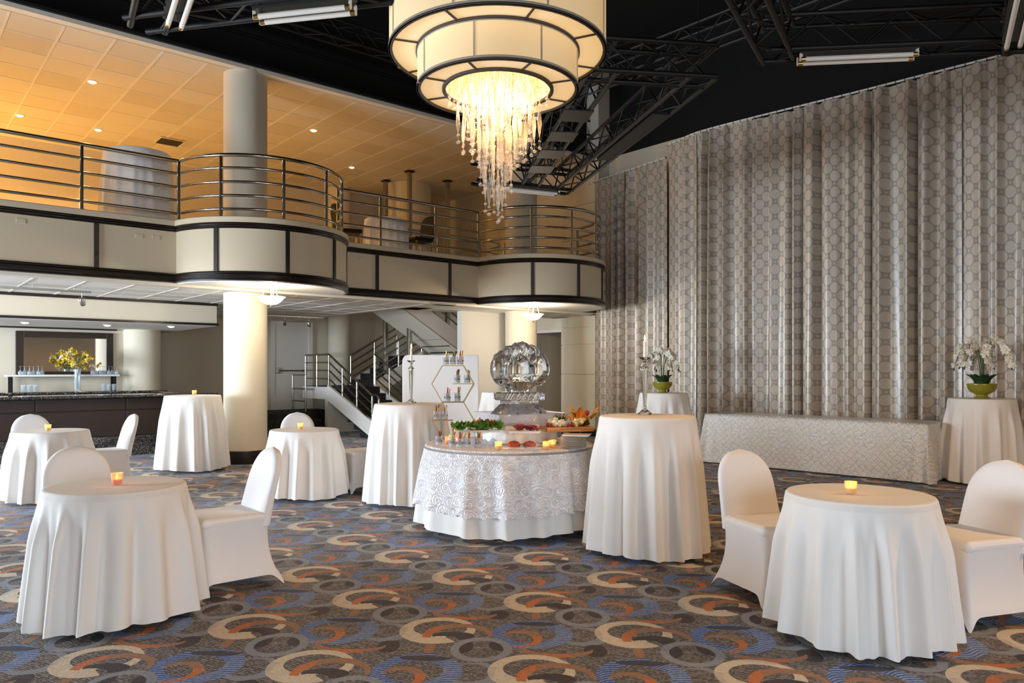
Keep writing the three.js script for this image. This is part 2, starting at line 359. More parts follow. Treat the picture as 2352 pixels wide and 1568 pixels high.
tileCeiling('ceiling_upper', 'tiled ceiling above the balcony', YU, [[-6, 0, 11.3, 17.6, 1], [0, 11.95, 11.3, 17.6]], 0.1, 11.45, 0.62, 0.655, M.tileUpper);
tileCeiling('ceiling_lower', 'white tiled ceiling under the balcony', YL, [[-6, 0, 11.15, 17.6, 1], [0, 7.75, 11.15, 17.6], [7.75, 11.95, 11.15, 12.5]], 0.39, 11.3, 0.6, 0.62, M.tile);

// ---------------------------------------------------------------- balcony: fascia sweeps along a path with two rounded bays
const BAY = [[4.55, 11.3, 1.3], [10.0, 11.0, 1.35]];
function arcPts(k, th0, th1, n, R = BAY[k][2]) { const [cs, ct] = BAY[k], o = []; for (let i = 0; i <= n; i++) { const th = (th0 + (th1 - th0) * i / n) * PI / 180; o.push([cs - R * Math.cos(th), ct - R * Math.sin(th), -Math.cos(th), -Math.sin(th)]); } return o; }
const e0 = Math.asin((11.3 - TF) / 1.3) * 180 / PI, e1 = Math.asin((11.0 - TF) / 1.35) * 180 / PI;
const straight = (a, b) => [[a, TF, 0, -1], [b, TF, 0, -1]];
function sweep(path, prof, capEnds = true) {   // prof: [offset outward, y] closed loop
  const pos = [], idx = [], n = prof.length;
  for (const [s, t, ns, nt] of path) for (const [o, y] of prof) pos.push(s + ns * o, y, -(t + nt * o));
  for (let i = 0; i < path.length - 1; i++) for (let j = 0; j < n; j++) { const a = i * n + j, b = i * n + (j + 1) % n, c = a + n, d = b + n; idx.push(a, b, c, b, d, c); }
  if (capEnds) { const L = (path.length - 1) * n; for (let j = 1; j < n - 1; j++) { idx.push(0, j + 1, j); idx.push(L, L + j, L + j + 1); } }
  const g = new THREE.BufferGeometry(); g.setAttribute('position', new THREE.Float32BufferAttribute(pos, 3)); g.setIndex(idx);
  return toCreasedNormals(g, 0.5);
}
const sJ = [4.55 - 1.3 * Math.cos(e0 * PI / 180), 4.55 + 1.3 * Math.cos(e0 * PI / 180), 10 - 1.35 * Math.cos(e1 * PI / 180), 10 + 1.35 * Math.cos(e1 * PI / 180)];
{
  const b = bthing('balcony', 'cream balcony with two rounded bays and dark wood trims', 'balcony');
  const slab = [bst(-6, 7.75, YL + 0.09, YF, TF + 0.12, 17.6), bst(7.75, 11.95, YL + 0.09, YF, TF + 0.12, 12.5)];
  slab.push(bst(7.75, 11.95, YF - 0.22, YF, 15.25, 17.6));
  mesh('floor_slab', slab, M.plaster, b);
  b.userData = { kind: 'structure', label: 'cream balcony with two rounded bays and dark wood trims' };
  for (const [k, a, c] of [[0, e0, 180 - e0], [1, e1, 180 - e1]]) {
    const sh = new THREE.Shape(arcPts(k, a, c, 48, BAY[k][2] - 0.02).map(([s, t]) => new THREE.Vector2(s, t)));
    const g = new THREE.ExtrudeGeometry(sh, { depth: YF - YL - 0.03, bevelEnabled: false, curveSegments: 1 }); g.rotateX(-PI / 2); tr(g, 0, YL + 0.03, 0);
    mesh('bay_slab', g, M.white, b);
  }
  const runs = [straight(-6, sJ[0]), arcPts(0, e0, 180 - e0, 60), straight(sJ[1], sJ[2]), arcPts(1, e1, 180 - e1, 60), straight(sJ[3], 11.95)];
  const capP = [[-0.14, 3.45], [-0.14, 3.54], [0.02, 3.54], [0.035, 3.53], [0.035, 3.46], [0.0, 3.45]];
  const top = [[-0.02, 3.38], [-0.02, 3.455], [0.03, 3.455], [0.035, 3.44], [0.022, 3.425], [0.035, 3.412], [0.02, 3.395], [0.028, 3.385], [0.02, 3.375]];
  const bot = [[-0.02, 2.66], [-0.02, 2.79], [0.02, 2.79], [0.03, 2.775], [0.018, 2.76], [0.034, 2.745], [0.038, 2.70], [0.028, 2.685], [0.04, 2.675], [0.036, 2.66]];
  for (const r of runs) { mesh('ledge', sweep(r, capP), M.fascia, b); mesh('trim_top', sweep(r, top), M.trim, b); mesh('trim_bottom', sweep(r, bot), M.trim, b); }
  const panP = [[-0.05, 2.78], [-0.05, 3.39], [0, 3.39], [0, 2.78]];
  const cuts = [
    [(a, c) => straight(a, c), [-6, -4.2, -2.4, -0.2, 2.26, sJ[0]]],
    [(a, c) => arcPts(0, a, c, 20), [e0, 42.3, 84.4, 121.5, 158, 180 - e0]],
    [(a, c) => straight(a, c), [sJ[1], 6.49, 8.0, sJ[2]]],
    [(a, c) => arcPts(1, a, c, 20), [e1, 46, 84, 120, 180 - e1]],
    [(a, c) => straight(a, c), [sJ[3], 11.95]]];
  for (const [f, ps] of cuts) for (let i = 0; i < ps.length - 1; i++) {
    mesh('fascia_panel', sweep(f(ps[i], ps[i + 1]), panP), M.fascia, b);
    if (i) { const [s, t, ns, nt] = f(ps[i], ps[i] + 0.001)[0]; const d = rbox(0.06, 0.6, 0.03, 0, 0, 0, 0.004, 1); d.rotateY(Math.atan2(ns, -nt)); tr(d, s + ns * 0.006, 3.085, -(t + nt * 0.006)); mesh('divider', d, M.trim, b); }
  }
  for (const [s, y] of [[1.42, 3.30], [2.78, 3.27], [3.0, 3.27], [5.95, 3.29], [6.2, 3.28], [6.68, 3.29], [6.92, 3.29], [7.5, 3.28], [7.8, 3.28], [8.3, 3.27], [8.55, 3.27]]) mesh('patch_plate', rbox(0.1, 0.055, 0.008, s, y, -(TF - 0.002), 0.002, 1), M.fascia, b);
}
// railings, one per run
function railing(label, paths, posts) {
  const g = bthing('balcony_railing', label, 'railing', 'chrome balcony railings');
  [4.40, 4.222, 4.03, 3.842, 3.655].forEach((y, i) => mesh(i ? 'rail' : 'handrail', tube(paths.map(([s, t]) => lv(s, y, t)), i ? 0.02 : 0.028, Math.max(2, paths.length * 2), 10), M.chrome, g));
  for (const [s, t] of posts) mesh('post', [rod(lv(s, 3.54, t), lv(s, 4.4, t), 0.025, 12), tr(new THREE.CylinderGeometry(0.04, 0.04, 0.012, 12), s, 3.546, -t)], M.chrome, g);
}
const TR = TF + 0.06;
const onBay = (k, th) => arcPts(k, th, th + 0.01, 1, BAY[k][2] - 0.07)[0];
railing('straight chrome railing left of the large rounded bay', [[-6, TR], [-2, TR], [sJ[0] + 0.05, TR]], [[-3.4, TR], [-1.5, TR], [0.3, TR], [2.1, TR], [sJ[0] + 0.05, TR]]);
railing('curved chrome railing round the nearer balcony bay by the column', arcPts(0, e0 + 1, 179 - e0, 24, 1.23), [onBay(0, 43.5), onBay(0, 83), onBay(0, 117), onBay(0, 150), onBay(0, 179 - e0)]);
railing('straight chrome railing between the two rounded bays', [[sJ[1] - 0.05, TR], [7, TR], [sJ[2] + 0.05, TR]], [[6.59, TR], [7.73, TR], [sJ[2] + 0.05, TR]]);
railing('curved chrome railing round the farther balcony bay next to the drapes', arcPts(1, e1 + 1, 179 - e1, 24, 1.28), [onBay(1, 45), onBay(1, 79.6), onBay(1, 112), onBay(1, 150), onBay(1, 179 - e1)]);

// ---------------------------------------------------------------- columns
function column(label, s, t, r, y0, y1, based) {
  const c = thing('column', label, 'column', 'round cream columns', P(s, t));
  mesh('shaft', tr(new THREE.CylinderGeometry(r, r, y1 - y0, 48, 1), 0, (y0 + y1) / 2, 0), M.cream, c);
  if (based) mesh('base', lathe([[r - 0.02, 0], [r + 0.012, 0], [r + 0.012, 0.19], [r + 0.004, 0.2], [r - 0.02, 0.2]], 48), M.trim, c);
}
column('tall cream column rising through the nearer rounded bay', 4.45, 11.62, 0.325, 0, YU + 0.06, true);
column('cream column rising through the farther rounded bay', 10.12, 11.55, 0.325, 0, YU + 0.06, true);
column('half-hidden cream column behind the bar beside the mirror', 4.06, 16.0, 0.34, 0, YL, false);
column('pale column behind the stair landing', 9.0, 17.25, 0.28, 0, YU, false);
column('wide cream drum column on the upper floor behind the railing', 10.2, 15.9, 0.56, YF, YU, false);
for (const [l, s, t] of [['dark square metal post left of the drum column upstairs', 9.45, 15.75], ['dark square metal post in front of the drum column upstairs', 9.42, 14.65], ['dark square metal post right of the drum column upstairs', 10.6, 14.8]]) {
  const c = thing('metal_post', l, 'post', 'square metal stair posts', P(s, t), ANG);
  mesh('shaft', rbox(0.09, YU - 0.02, 0.09, 0, YU / 2, 0, 0.006, 1), M.steel, c);
  mesh('cap_plate', box(0.18, 0.02, 0.18, 0, YU - 0.02, 0), M.tapedark, c);
}
// ---------------------------------------------------------------- bar corner
struct('trim_1', [bst(-6, 4.69, 2.24, YL - 0.01, 13.6, 13.7), bst(4.6, 4.69, 2.24, YL - 0.01, 13.7, 15.6)], M.cream, 'cream header box above the bar');
struct('trim_2', [bst(-6, 4.70, YL - 0.045, YL - 0.005, 13.575, 13.6), bst(-6, 4.71, 2.225, 2.265, 13.57, 13.6), bst(4.69, 4.715, 2.225, 2.265, 13.57, 15.6), bst(4.69, 4.705, YL - 0.045, YL - 0.005, 13.575, 15.6), bst(-6, 3.6, 2.19, 2.225, 15.93, 15.99)], M.trim, 'dark wood trims of the bar header');
struct('ceiling_bar', [bst(-6, 4.69, 2.22, 2.25, 13.6, 17.6)], M.white, 'dropped white ceiling over the bar');
{
  const b = bthing('bar_counter', 'dark brown bar counter with granite top and granite plinth', 'bar');
  mesh('plinth', bst(-5.95, 4.5, 0, 0.33, 13.78, 13.95), M.granite, b);
  mesh('countertop', (() => { const g = rbox(10.65, 0.05, 0.62, -0.63, 1.005, -13.82, 0.02, 3); return boxUV(g); })(), M.granite, b);
  mesh('body', [bst(-5.95, 4.55, 0.33, 0.98, 13.8, 14.0), bst(4.4, 4.55, 0, 0.98, 14.0, 15.4)], M.barWood, b);
  for (let i = 0; i < 8; i++) { const a = 4.55 - (i + 1) * 1.3; mesh('panel', rbox(1.28, 0.42, 0.02, a + 0.65, 0.55, -13.79, 0.006, 1), M.barWood, b); mesh('panel', rbox(1.28, 0.19, 0.03, a + 0.65, 0.87, -13.785, 0.006, 1), M.barWood, b); }
  mesh('return_top', boxUV(rbox(0.5, 0.05, 1.6, 4.42, 1.005, -14.8, 0.02, 3)), M.granite, b);
  const k = bthing('back_counter', 'dark back counter under the wall mirror behind the bar', 'counter');
  mesh('body', [bst(-5.95, 3.65, 0, 1.0, 15.35, 15.95), bst(3.65, 4.3, 0, 1.0, 15.3, 15.6)], M.barWood, k);
  mesh('top', [boxUV(rbox(9.63, 0.05, 0.66, -1.13, 1.025, -15.63, 0.015, 2)), boxUV(rbox(0.68, 0.05, 0.34, 4.0, 1.025, -15.46, 0.015, 2))], M.granite, k);
  const m = bthing('wall_mirror', 'wide mirror in dark wood frame on the wall behind the bar', 'mirror');
  mesh('glass', bst(2.07, 3.44, 1.40, 2.04, 15.96, 15.975), M.mirror, m);
  for (const q of [[1.96, 2.08, 1.32, 2.14], [3.42, 3.54, 1.32, 2.14], [2.08, 3.42, 2.03, 2.14], [2.08, 3.42, 1.32, 1.41]]) mesh('frame', rbox(q[1] - q[0], q[3] - q[2], 0.05, (q[0] + q[1]) / 2, (q[2] + q[3]) / 2, -15.965, 0.008, 2), M.darkWood, m);
  const s = bthing('glass_shelf_rack', 'white shelf on black legs below the bar mirror', 'shelf');
  mesh('shelf_board', rbox(1.8, 0.035, 0.28, 2.68, 1.335, -15.76, 0.006, 1), M.white, s);
  for (const x of [1.86, 3.5]) for (const t of [15.65, 15.87]) mesh('leg', bst(x - 0.02, x + 0.02, 1.05, 1.318, t - 0.02, t + 0.02), M.tapedark, s);
}
function downlight(label, s, t, y, col, I, ang = 0.9, k = 6, grp = 'recessed downlights') {
  const o = thing('downlight', label, 'light', grp, P(s, t, y));
  mesh('ring', lathe([[0.055, -0.004], [0.075, -0.004], [0.078, 0.004], [0.055, 0.012]], 20), M.white, o);
  mesh('lamp', ball(0.055, 0, -0.004, 0, 1, 0.4, 1, 16, 8), glow(col, k), o);
  const l = new THREE.SpotLight(col, I, 0, ang, 0.6); l.position.set(0, -0.04, 0); l.target.position.set(0, -2, 0); l.castShadow = true; l.shadow.radius = 2; o.add(l, l.target);
}

// ---------------------------------------------------------------- lamps of the building
const DL = 14;
downlight('bright ceiling downlight above the balcony nearest the hall edge, upper left', 2.67, 13.4, YU, new THREE.Color(1, 0.62, 0.24), DL, 1.15, 30, 'upstairs downlights');
downlight('leftmost ceiling downlight above the balcony', 2.03, 16.02, YU, new THREE.Color(1, 0.62, 0.24), DL, 1.15, 30, 'upstairs downlights');
downlight('ceiling downlight just above the draped table on the balcony', 3.29, 16.01, YU, new THREE.Color(1, 0.62, 0.24), DL, 1.15, 30, 'upstairs downlights');
downlight('bright ceiling downlight right of the tall column', 6.43, 13.36, YU, new THREE.Color(1, 0.6, 0.26), DL, 1.15, 30, 'upstairs downlights');
downlight('dim small ceiling downlight above the black chairs upstairs', 8.26, 15.24, YU, new THREE.Color(1, 0.7, 0.4), 3, 1.1, 8, 'upstairs downlights');
downlight('leftmost downlight in the header above the bar', 1.92, 14.56, 2.22, SOFTWARM, 3, 1.1, 6, 'bar downlights');
downlight('middle downlight in the header above the bar', 3.12, 14.48, 2.22, SOFTWARM, 3, 1.1, 6, 'bar downlights');
downlight('rightmost downlight in the header above the bar', 4.08, 14.17, 2.22, SOFTWARM, 3, 1.1, 6, 'bar downlights');
{ // amber uplight on the balcony, beyond the left edge of the picture
  const o = thing('wall_sconce', 'amber wall uplight on the balcony back wall', 'lamp', null, P(-0.4, 17.5, 4.7), ANG);
  mesh('bowl', lathe([[0.01, -0.12], [0.1, -0.08], [0.18, 0.02], [0.185, 0.03], [0.17, 0.02], [0.09, -0.07], [0.01, -0.1]], 20), M.white, o);
  mesh('bulb', ball(0.05, 0, 0, 0.0), glow(AMBER, 12), o);
  const l = new THREE.PointLight(AMBER, 28); l.position.set(0, 0.09, 0.12); l.shadow.radius = 5; l.castShadow = true; o.add(l);
}
function pendant(label, s, t) {
  const o = thing('pendant_bowl_lamp', label, 'lamp', 'glass bowl pendants under the bays', P(s, t, YL + 0.03));
  mesh('canopy', lathe([[0, 0], [0.07, 0], [0.07, -0.012], [0.03, -0.03], [0.008, -0.035]], 20), M.white, o);
  mesh('stem', rod(v(0, -0.03, 0), v(0, -0.29, 0), 0.007), M.white, o);
  for (let i = 0; i < 3; i++) { const a = i * TAU / 3 + 0.5, c = Math.cos(a), q = Math.sin(a); mesh('arm', tube([v(0, -0.05, 0), v(c * 0.05, -0.045, q * 0.05), v(c * 0.1, -0.08, q * 0.1), v(c * 0.12, -0.16, q * 0.12), v(c * 0.185, -0.175, q * 0.185)], 0.005, 16, 6), M.white, o); }
  mesh('bowl', lathe([[0.01, -0.29], [0.07, -0.282], [0.12, -0.255], [0.15, -0.225], [0.175, -0.195], [0.2, -0.18], [0.2, -0.175], [0.172, -0.187], [0.145, -0.218], [0.115, -0.247], [0.01, -0.28]], 32), glow(new THREE.Color(1, 0.93, 0.8), 3.2, 0xffffff), o);
  mesh('finial', lathe([[0, -0.33], [0.012, -0.325], [0.006, -0.312], [0.018, -0.3], [0.01, -0.288]], 12), M.steel, o);
  const l = new THREE.PointLight(SOFTWARM, 4.5); l.position.set(0, -0.2, 0); l.shadow.radius = 4; l.castShadow = true; o.add(l);
  return o;
}
pendant('glowing glass bowl lamp under the nearer rounded bay', 4.31, 10.3);
pendant('glass bowl lamp under the balcony beyond the left edge', -1.1, 11.6);
pendant('glowing glass bowl lamp under the farther rounded bay', 9.35, 10.33);
function spotHead(parent, x, y, z, a) {
  const h = mesh('lamp_head', [tr(lathe([[0, 0], [0.032, 0], [0.035, 0.02], [0.028, 0.1], [0, 0.11]], 14), 0, -0.06, 0)], M.steel, parent); h.position.set(x, y - 0.13, z); h.rotation.set(0.5, a, 0.4);
  mesh('bracket', [rod(v(x, y, z), v(x, y - 0.07, z), 0.006), tube([v(x - 0.04, y - 0.14, z), v(x - 0.04, y - 0.08, z), v(x + 0.04, y - 0.08, z), v(x + 0.04, y - 0.14, z)], 0.004, 12, 6)], M.steel, parent);
}
{
  const o = bthing('track_light', 'ceiling light track with one steel lamp head above the bar header', 'light');
  mesh('track', rbox(3.0, 0.03, 0.035, 0.92, YL - 0.06, -12.2, 0.005, 1), M.steel, o);
  for (const s of [1.0, 1.7, 2.2]) mesh('hanger', rod(lv(s, YL, 12.2), lv(s, YL - 0.05, 12.2), 0.006), M.steel, o);
  spotHead(o, 2.3, YL - 0.07, -12.2, 0.3);
  const q = bthing('track_light', 'short light track with two lamp heads near the fire door ceiling', 'light');
  mesh('track', rbox(1.3, 0.03, 0.035, 7.0, YL - 0.03, -15.4, 0.005, 1), M.steel, q);
  spotHead(q, 6.75, YL - 0.04, -15.4, 0.8); spotHead(q, 7.3, YL - 0.04, -15.4, -0.6);
}
solo('ceiling_vent', (() => { const l = [bst(-0.24, 0.24, -0.01, 0, -0.24, 0.24)]; return l; })(), M.tbar, 'square slatted air vent in the upper ceiling beside the column', 'vent', null, P(4.55, 15.9, YU - 0.005), ANG);
{ const vent = scene.children.at(-1); for (let i = -4; i <= 4; i++) { const m = mesh('slat', box(0.42, 0.006, 0.02, 0, -0.014, i * 0.048), M.tapedark, vent); } }

// ---------------------------------------------------------------- fire door, its landing and steps
{
  const d = struct('door_1', [bst(7.42, 8.3, 0.47, 2.52, 17.53, 17.59)], M.white, 'pale double fire door with a steel push bar');
  for (const q of [[7.32, 7.42, 0.47, 2.62], [8.3, 8.4, 0.47, 2.62], [7.42, 8.3, 2.52, 2.62]]) mesh('door_frame', bst(q[0], q[1], q[2], q[3], 17.5, 17.6), M.white, d);
  mesh('push_bar', [rod(lv(7.5, 1.42, 17.47), lv(8.15, 1.42, 17.47), 0.02), rbox(0.1, 0.14, 0.06, 7.5, 1.42, -17.5, 0.01, 2), rbox(0.05, 0.06, 0.06, 8.15, 1.42, -17.5, 0.01, 1)], M.steel, d);
  const p = bthing('door_steps', 'dark carpeted steps up to the fire door', 'steps');
  mesh('landing', [bst(6.2, 7.8, 0, 0.47, 16.1, 17.5), bst(7.8, 8.5, 0, 0.47, 16.95, 17.5)], M.stairCarpet, p);
  mesh('step', bst(6.2, 7.8, 0, 0.313, 15.82, 16.1), M.stairCarpet, p);
  mesh('step', bst(6.2, 7.8, 0, 0.157, 15.54, 15.82), M.stairCarpet, p);
  const g = bthing('guard_rail', 'small chrome guard rail on the door landing', 'railing');
  for (const t of [16.2, 16.9]) mesh('post', rod(lv(7.6, 0.47, t), lv(7.6, 1.32, t), 0.022, 12), M.chrome, g);
  for (const y of [1.32, 1.0, 0.72]) mesh('rail', rod(lv(7.6, y, 16.2), lv(7.6, y, 16.9), 0.018), M.chrome, g);
  const h = bthing('handrail', 'short sloping chrome handrail beside the tall column', 'railing');
  mesh('post', rod(lv(5.98, 0, 15.3), lv(5.98, 0.86, 15.3), 0.022, 12), M.chrome, h);
  mesh('rail', [rod(lv(5.98, 0.86, 15.3), lv(5.98, 1.4, 16.3), 0.022, 12)], M.chrome, h);
}
// ---------------------------------------------------------------- staircase
{
  const st = bthing('staircase', 'carpeted stairs with white stringers behind the buffet', 'staircase');
  const sA = 7.9, sB = 9.1, rise = 0.15, run = 0.27, t0 = 13.75;
  for (let i = 0; i < 7; i++) { mesh('step', boxUV(rbox(sB - sA - 0.08, rise * (i + 1) > 0.3 ? 0.3 : rise * (i + 1), run + 0.02, (sA + sB) / 2, rise * (i + 1) - Math.min(0.15, rise * (i + 1) / 2), -(t0 + run * (i + 0.5)), 0.012, 1)), M.stairCarpet, st); }
  const tt = t0 + run * 7, YLd = 1.05;
  const stringer = (s, ta, ya, tb, yb, hh) => { const sh = new THREE.Shape([new THREE.Vector2(ta, ya), new THREE.Vector2(tb, yb), new THREE.Vector2(tb, yb + hh), new THREE.Vector2(ta, ya + hh)]); const g = new THREE.ExtrudeGeometry(sh, { depth: 0.06, bevelEnabled: true, bevelSize: 0.004, bevelThickness: 0.004, bevelSegments: 1 }); g.rotateY(PI / 2); return tr(g, s, 0, 0); };
  mesh('stringer', stringer(sA - 0.03, t0 - 0.15, -0.0, tt + 0.02, YLd - 0.3, 0.34), M.white, st);
  mesh('stringer', stringer(sB - 0.03, t0 - 0.15, -0.0, tt + 0.02, YLd - 0.3, 0.34), M.white, st);
  mesh('landing', [bst(sA - 0.05, sB + 0.05, YLd - 0.28, YLd, tt, tt + 1.25)], M.white, st);
  mesh('landing_carpet', [bst(sA, sB, YLd, YLd + 0.012, tt, tt + 1.2)], M.stairCarpet, st);
  mesh('landing_wall', [bst(sA + 0.05, sB, 0, YLd - 0.28, tt + 0.15, tt + 0.3)], M.white, st);
  // second flight along +s
  for (let i = 0; i < 5; i++) mesh('step', bst(sB + i * 0.27, sB + (i + 1) * 0.27 + 0.02, YLd - 0.1 + i * 0.15, YLd + (i + 1) * 0.15, tt + 0.06, tt + 1.2), M.stairCarpet, st);
  const slope = (sa, ya, sb, yb, hh, t, w = 0.06) => { const sh = new THREE.Shape([new THREE.Vector2(sa, ya), new THREE.Vector2(sb, yb), new THREE.Vector2(sb, yb + hh), new THREE.Vector2(sa, ya + hh)]); const g = new THREE.ExtrudeGeometry(sh, { depth: w, bevelEnabled: false }); return tr(g, 0, 0, -t - w); };
  mesh('stringer', slope(sB, YLd - 0.25, sB + 1.35, YLd + 0.5, 0.36, tt), M.white, st);
  mesh('stringer', slope(sB, YLd - 0.25, sB + 1.35, YLd + 0.5, 0.36, tt + 1.2), M.white, st);
  const Y2 = YLd + 0.75, s2 = sB + 1.35;
  mesh('landing', bst(s2, s2 + 1.3, Y2 - 0.2, Y2, 13.9, tt + 1.26), M.white, st);
  // third flight back along -s up to the balcony
  mesh('stringer', slope(8.2, YF - 0.35, s2 + 0.3, Y2 - 0.2, 0.42, 13.9), M.white, st);
  mesh('stringer', slope(8.2, YF - 0.35, s2 + 0.3, Y2 - 0.2, 0.42, 15.1), M.white, st);
  mesh('soffit', slope(8.2, YF - 0.36, s2 + 0.3, Y2 - 0.21, 0.04, 13.9, 1.26), M.plaster, st);
  const n3 = 11; for (let i = 0; i < n3; i++) { const s = s2 + 0.3 - (i + 1) * (s2 - 7.9) / n3; mesh('step', bst(s, s + (s2 - 7.9) / n3 + 0.02, Y2 + i * (YF - Y2) / n3 - 0.12, Y2 + (i + 1) * (YF - Y2) / n3, 13.97, 15.1), M.stairCarpet, st); }
  const rails = (label, a, b, n, hs, hh = 0.74, ends) => {
    const g = bthing('stair_railing', label, 'railing', 'chrome stair railings');
    for (let i = 0; i <= n; i++) { const p = new V3().lerpVectors(a, b, i / n); mesh('post', rod(p, p.clone().add(v(0, hh, 0)), 0.022, 12), M.chrome, g); }
    for (const h of hs) mesh('rail', rod(a.clone().add(v(0, h, 0)), b.clone().add(v(0, h, 0)), h === hs[0] ? 0.024 : 0.018, 10), h === hs[0] ? M.steel : M.chrome, g);
    if (ends) mesh('end_loop', tube(ends.map((e) => b.clone().add(e)), 0.022, 20, 8), M.chrome, g);
  };
  const hs = [0.74, 0.56, 0.38, 0.19];
  rails('chrome railing on the near side of the lower stair flight', lv(sA, YLd, tt), lv(sA, 0.16, t0 - 0.05), 3, hs, 0.74, [v(0, 0.74, 0), v(0, 0.74, 0.2), v(0, 0.66, 0.26), v(0, 0.4, 0.26)]);
  rails('chrome railing on the far side of the lower stair flight', lv(sB, YLd, tt), lv(sB, 0.16, t0 - 0.05), 3, hs, 0.74, [v(0, 0.74, 0), v(0.3, 0.74, 0.15), v(0.36, 0.7, 0.18), v(0.36, 0.45, 0.18), v(0, 0.42, 0)]);
  rails('chrome railing along the stair landing', lv(sA, YLd, tt), lv(sA, YLd, tt + 1.2), 2, hs);
  rails('chrome railing on the near side of the upper stair flight', lv(sB, YLd, tt + 0.05), lv(s2, Y2, tt + 0.05), 2, hs);
  rails('chrome railing on the far side of the upper stair flight', lv(sB, YLd, tt + 1.2), lv(s2, Y2, tt + 1.2), 2, hs);
  rails('dark chrome railing of the top flight beside the sloping white stringer', lv(s2, Y2, 13.95), lv(7.9, YF, 13.95), 3, hs);
}
// white partition wall by the far column and the low draped screen
struct('wall_partition', [bst(8.98, 10.1, 0, YL, 12.05, 12.2)], M.white, 'plain white partition left of the far column');
{
  const sh = new THREE.Shape(); const w = 1.25, h = 1.68;
  sh.moveTo(-w / 2, 0); sh.lineTo(-w / 2, h - 0.12); sh.quadraticCurveTo(-w / 2, h, -w / 2 + 0.1, h); sh.lineTo(w / 2, h); sh.lineTo(w / 2, 0); sh.closePath();
  solo('screen_panel', new THREE.ExtrudeGeometry(sh, { depth: 0.05, bevelEnabled: true, bevelSize: 0.01, bevelThickness: 0.01, bevelSegments: 2 }), M.spandex, 'low white cloth-covered screen behind the buffet', 'screen', null, W(-1.2, 12.6), 0.05);
}
// ---------------------------------------------------------------- furniture upstairs
const fold = (n, ph, sd) => (a) => { const q = n * a + ph + 0.8 * Math.sin(2 * a + sd) + 0.5 * Math.sin(3 * a + sd * 2.3); const c = Math.cos(q); return 0.8 * (c > 0 ? Math.pow(c, 1.5) * 1.25 : -Math.pow(-c, 0.8) * 0.7) + 0.35 * Math.cos(2 * q + sd) * Math.sin(a * 3 + sd); };
function drapeGeo(r, h, hem, flare, n, amp, sd, na = 200) {
  const F = fold(n, sd * 1.7, sd), rows = [[0, h], [r * 0.5, h], [r - 0.02, h], [r - 0.006, h - 0.002], [r + 0.002, h - 0.012]], ns = 26;
  for (let i = 1; i <= ns; i++) rows.push([null, i / ns]);
  return grid(na, rows.length - 1, (u, w) => {
    const a = u * TAU, k = Math.round(w * (rows.length - 1)), q = rows[k];
    if (q[0] !== null) return [Math.cos(a) * q[0], q[1], Math.sin(a) * q[0], Math.cos(a) * q[0] / 0.05, Math.sin(a) * q[0] / 0.05];
    const y = q[1], rise = sm(0.0, 0.4, y), R = r + 0.004 + flare * Math.pow(y, 0.85) + amp * rise * (0.55 + 0.45 * y) * F(a + 0.05 * y * Math.sin(a * 2 + sd)) ;
    const yy = (h - 0.012) + (hem + 0.012 * Math.sin(3 * a + sd) + 0.006 * F(a) - h + 0.012) * y;
    return [Math.cos(a) * R, yy, Math.sin(a) * R, a * r / 0.05, yy / 0.05];
  }, true);
}
solo('draped_table', drapeGeo(0.45, 1.16, 0.01, 0.06, 13, 0.02, 2.2), M.linen, 'tall grey-white draped table behind the balcony railing', 'table', null, P(2.98, 11.95, YF));
solo('draped_table', drapeGeo(0.38, 0.74, 0.01, 0.04, 14, 0.02, 4.1), M.linen, 'round draped table between the black chairs upstairs', 'table', null, P(7.2, 12.0, YF));
function blackChair(label, s, t, turn) {
  const c = thing('banquet_chair', label, 'chair', 'black banquet chairs upstairs', P(s, t, YF), turn);
  mesh('seat', rbox(0.42, 0.08, 0.42, 0, 0.46, 0, 0.035, 3), std(0x0d0b0a, 0.8), c);
  const sh = new THREE.Shape(); sh.moveTo(-0.2, 0); sh.lineTo(-0.21, 0.25); sh.bezierCurveTo(-0.21, 0.42, -0.1, 0.44, 0, 0.44); sh.bezierCurveTo(0.1, 0.44, 0.21, 0.42, 0.21, 0.25); sh.lineTo(0.2, 0); sh.closePath();
  const g = new THREE.ExtrudeGeometry(sh, { depth: 0.03, bevelEnabled: true, bevelSize: 0.015, bevelThickness: 0.012, bevelSegments: 2 }); g.rotateX(-0.15); tr(g, 0, 0.5, -0.22);
  mesh('backrest', g, std(0x0d0b0a, 0.8), c);
  for (const x of [-0.19, 0.19]) { mesh('leg', rod(v(x, 0, 0.21), v(x * 0.95, 0.43, 0.18), 0.014), M.brass, c); mesh('leg', rod(v(x, 0, -0.25), v(x * 0.98, 0.43, -0.19), 0.014), M.brass, c); mesh('back_post', rod(v(x, 0.43, -0.2), v(x, 0.75, -0.26), 0.012), M.brass, c); }
}
blackChair('black padded chair beside the curved railing upstairs', 6.52, 12.15, ANG + 1.3);
blackChair('black padded chair right of the draped table upstairs', 7.95, 12.05, ANG - 1.5);
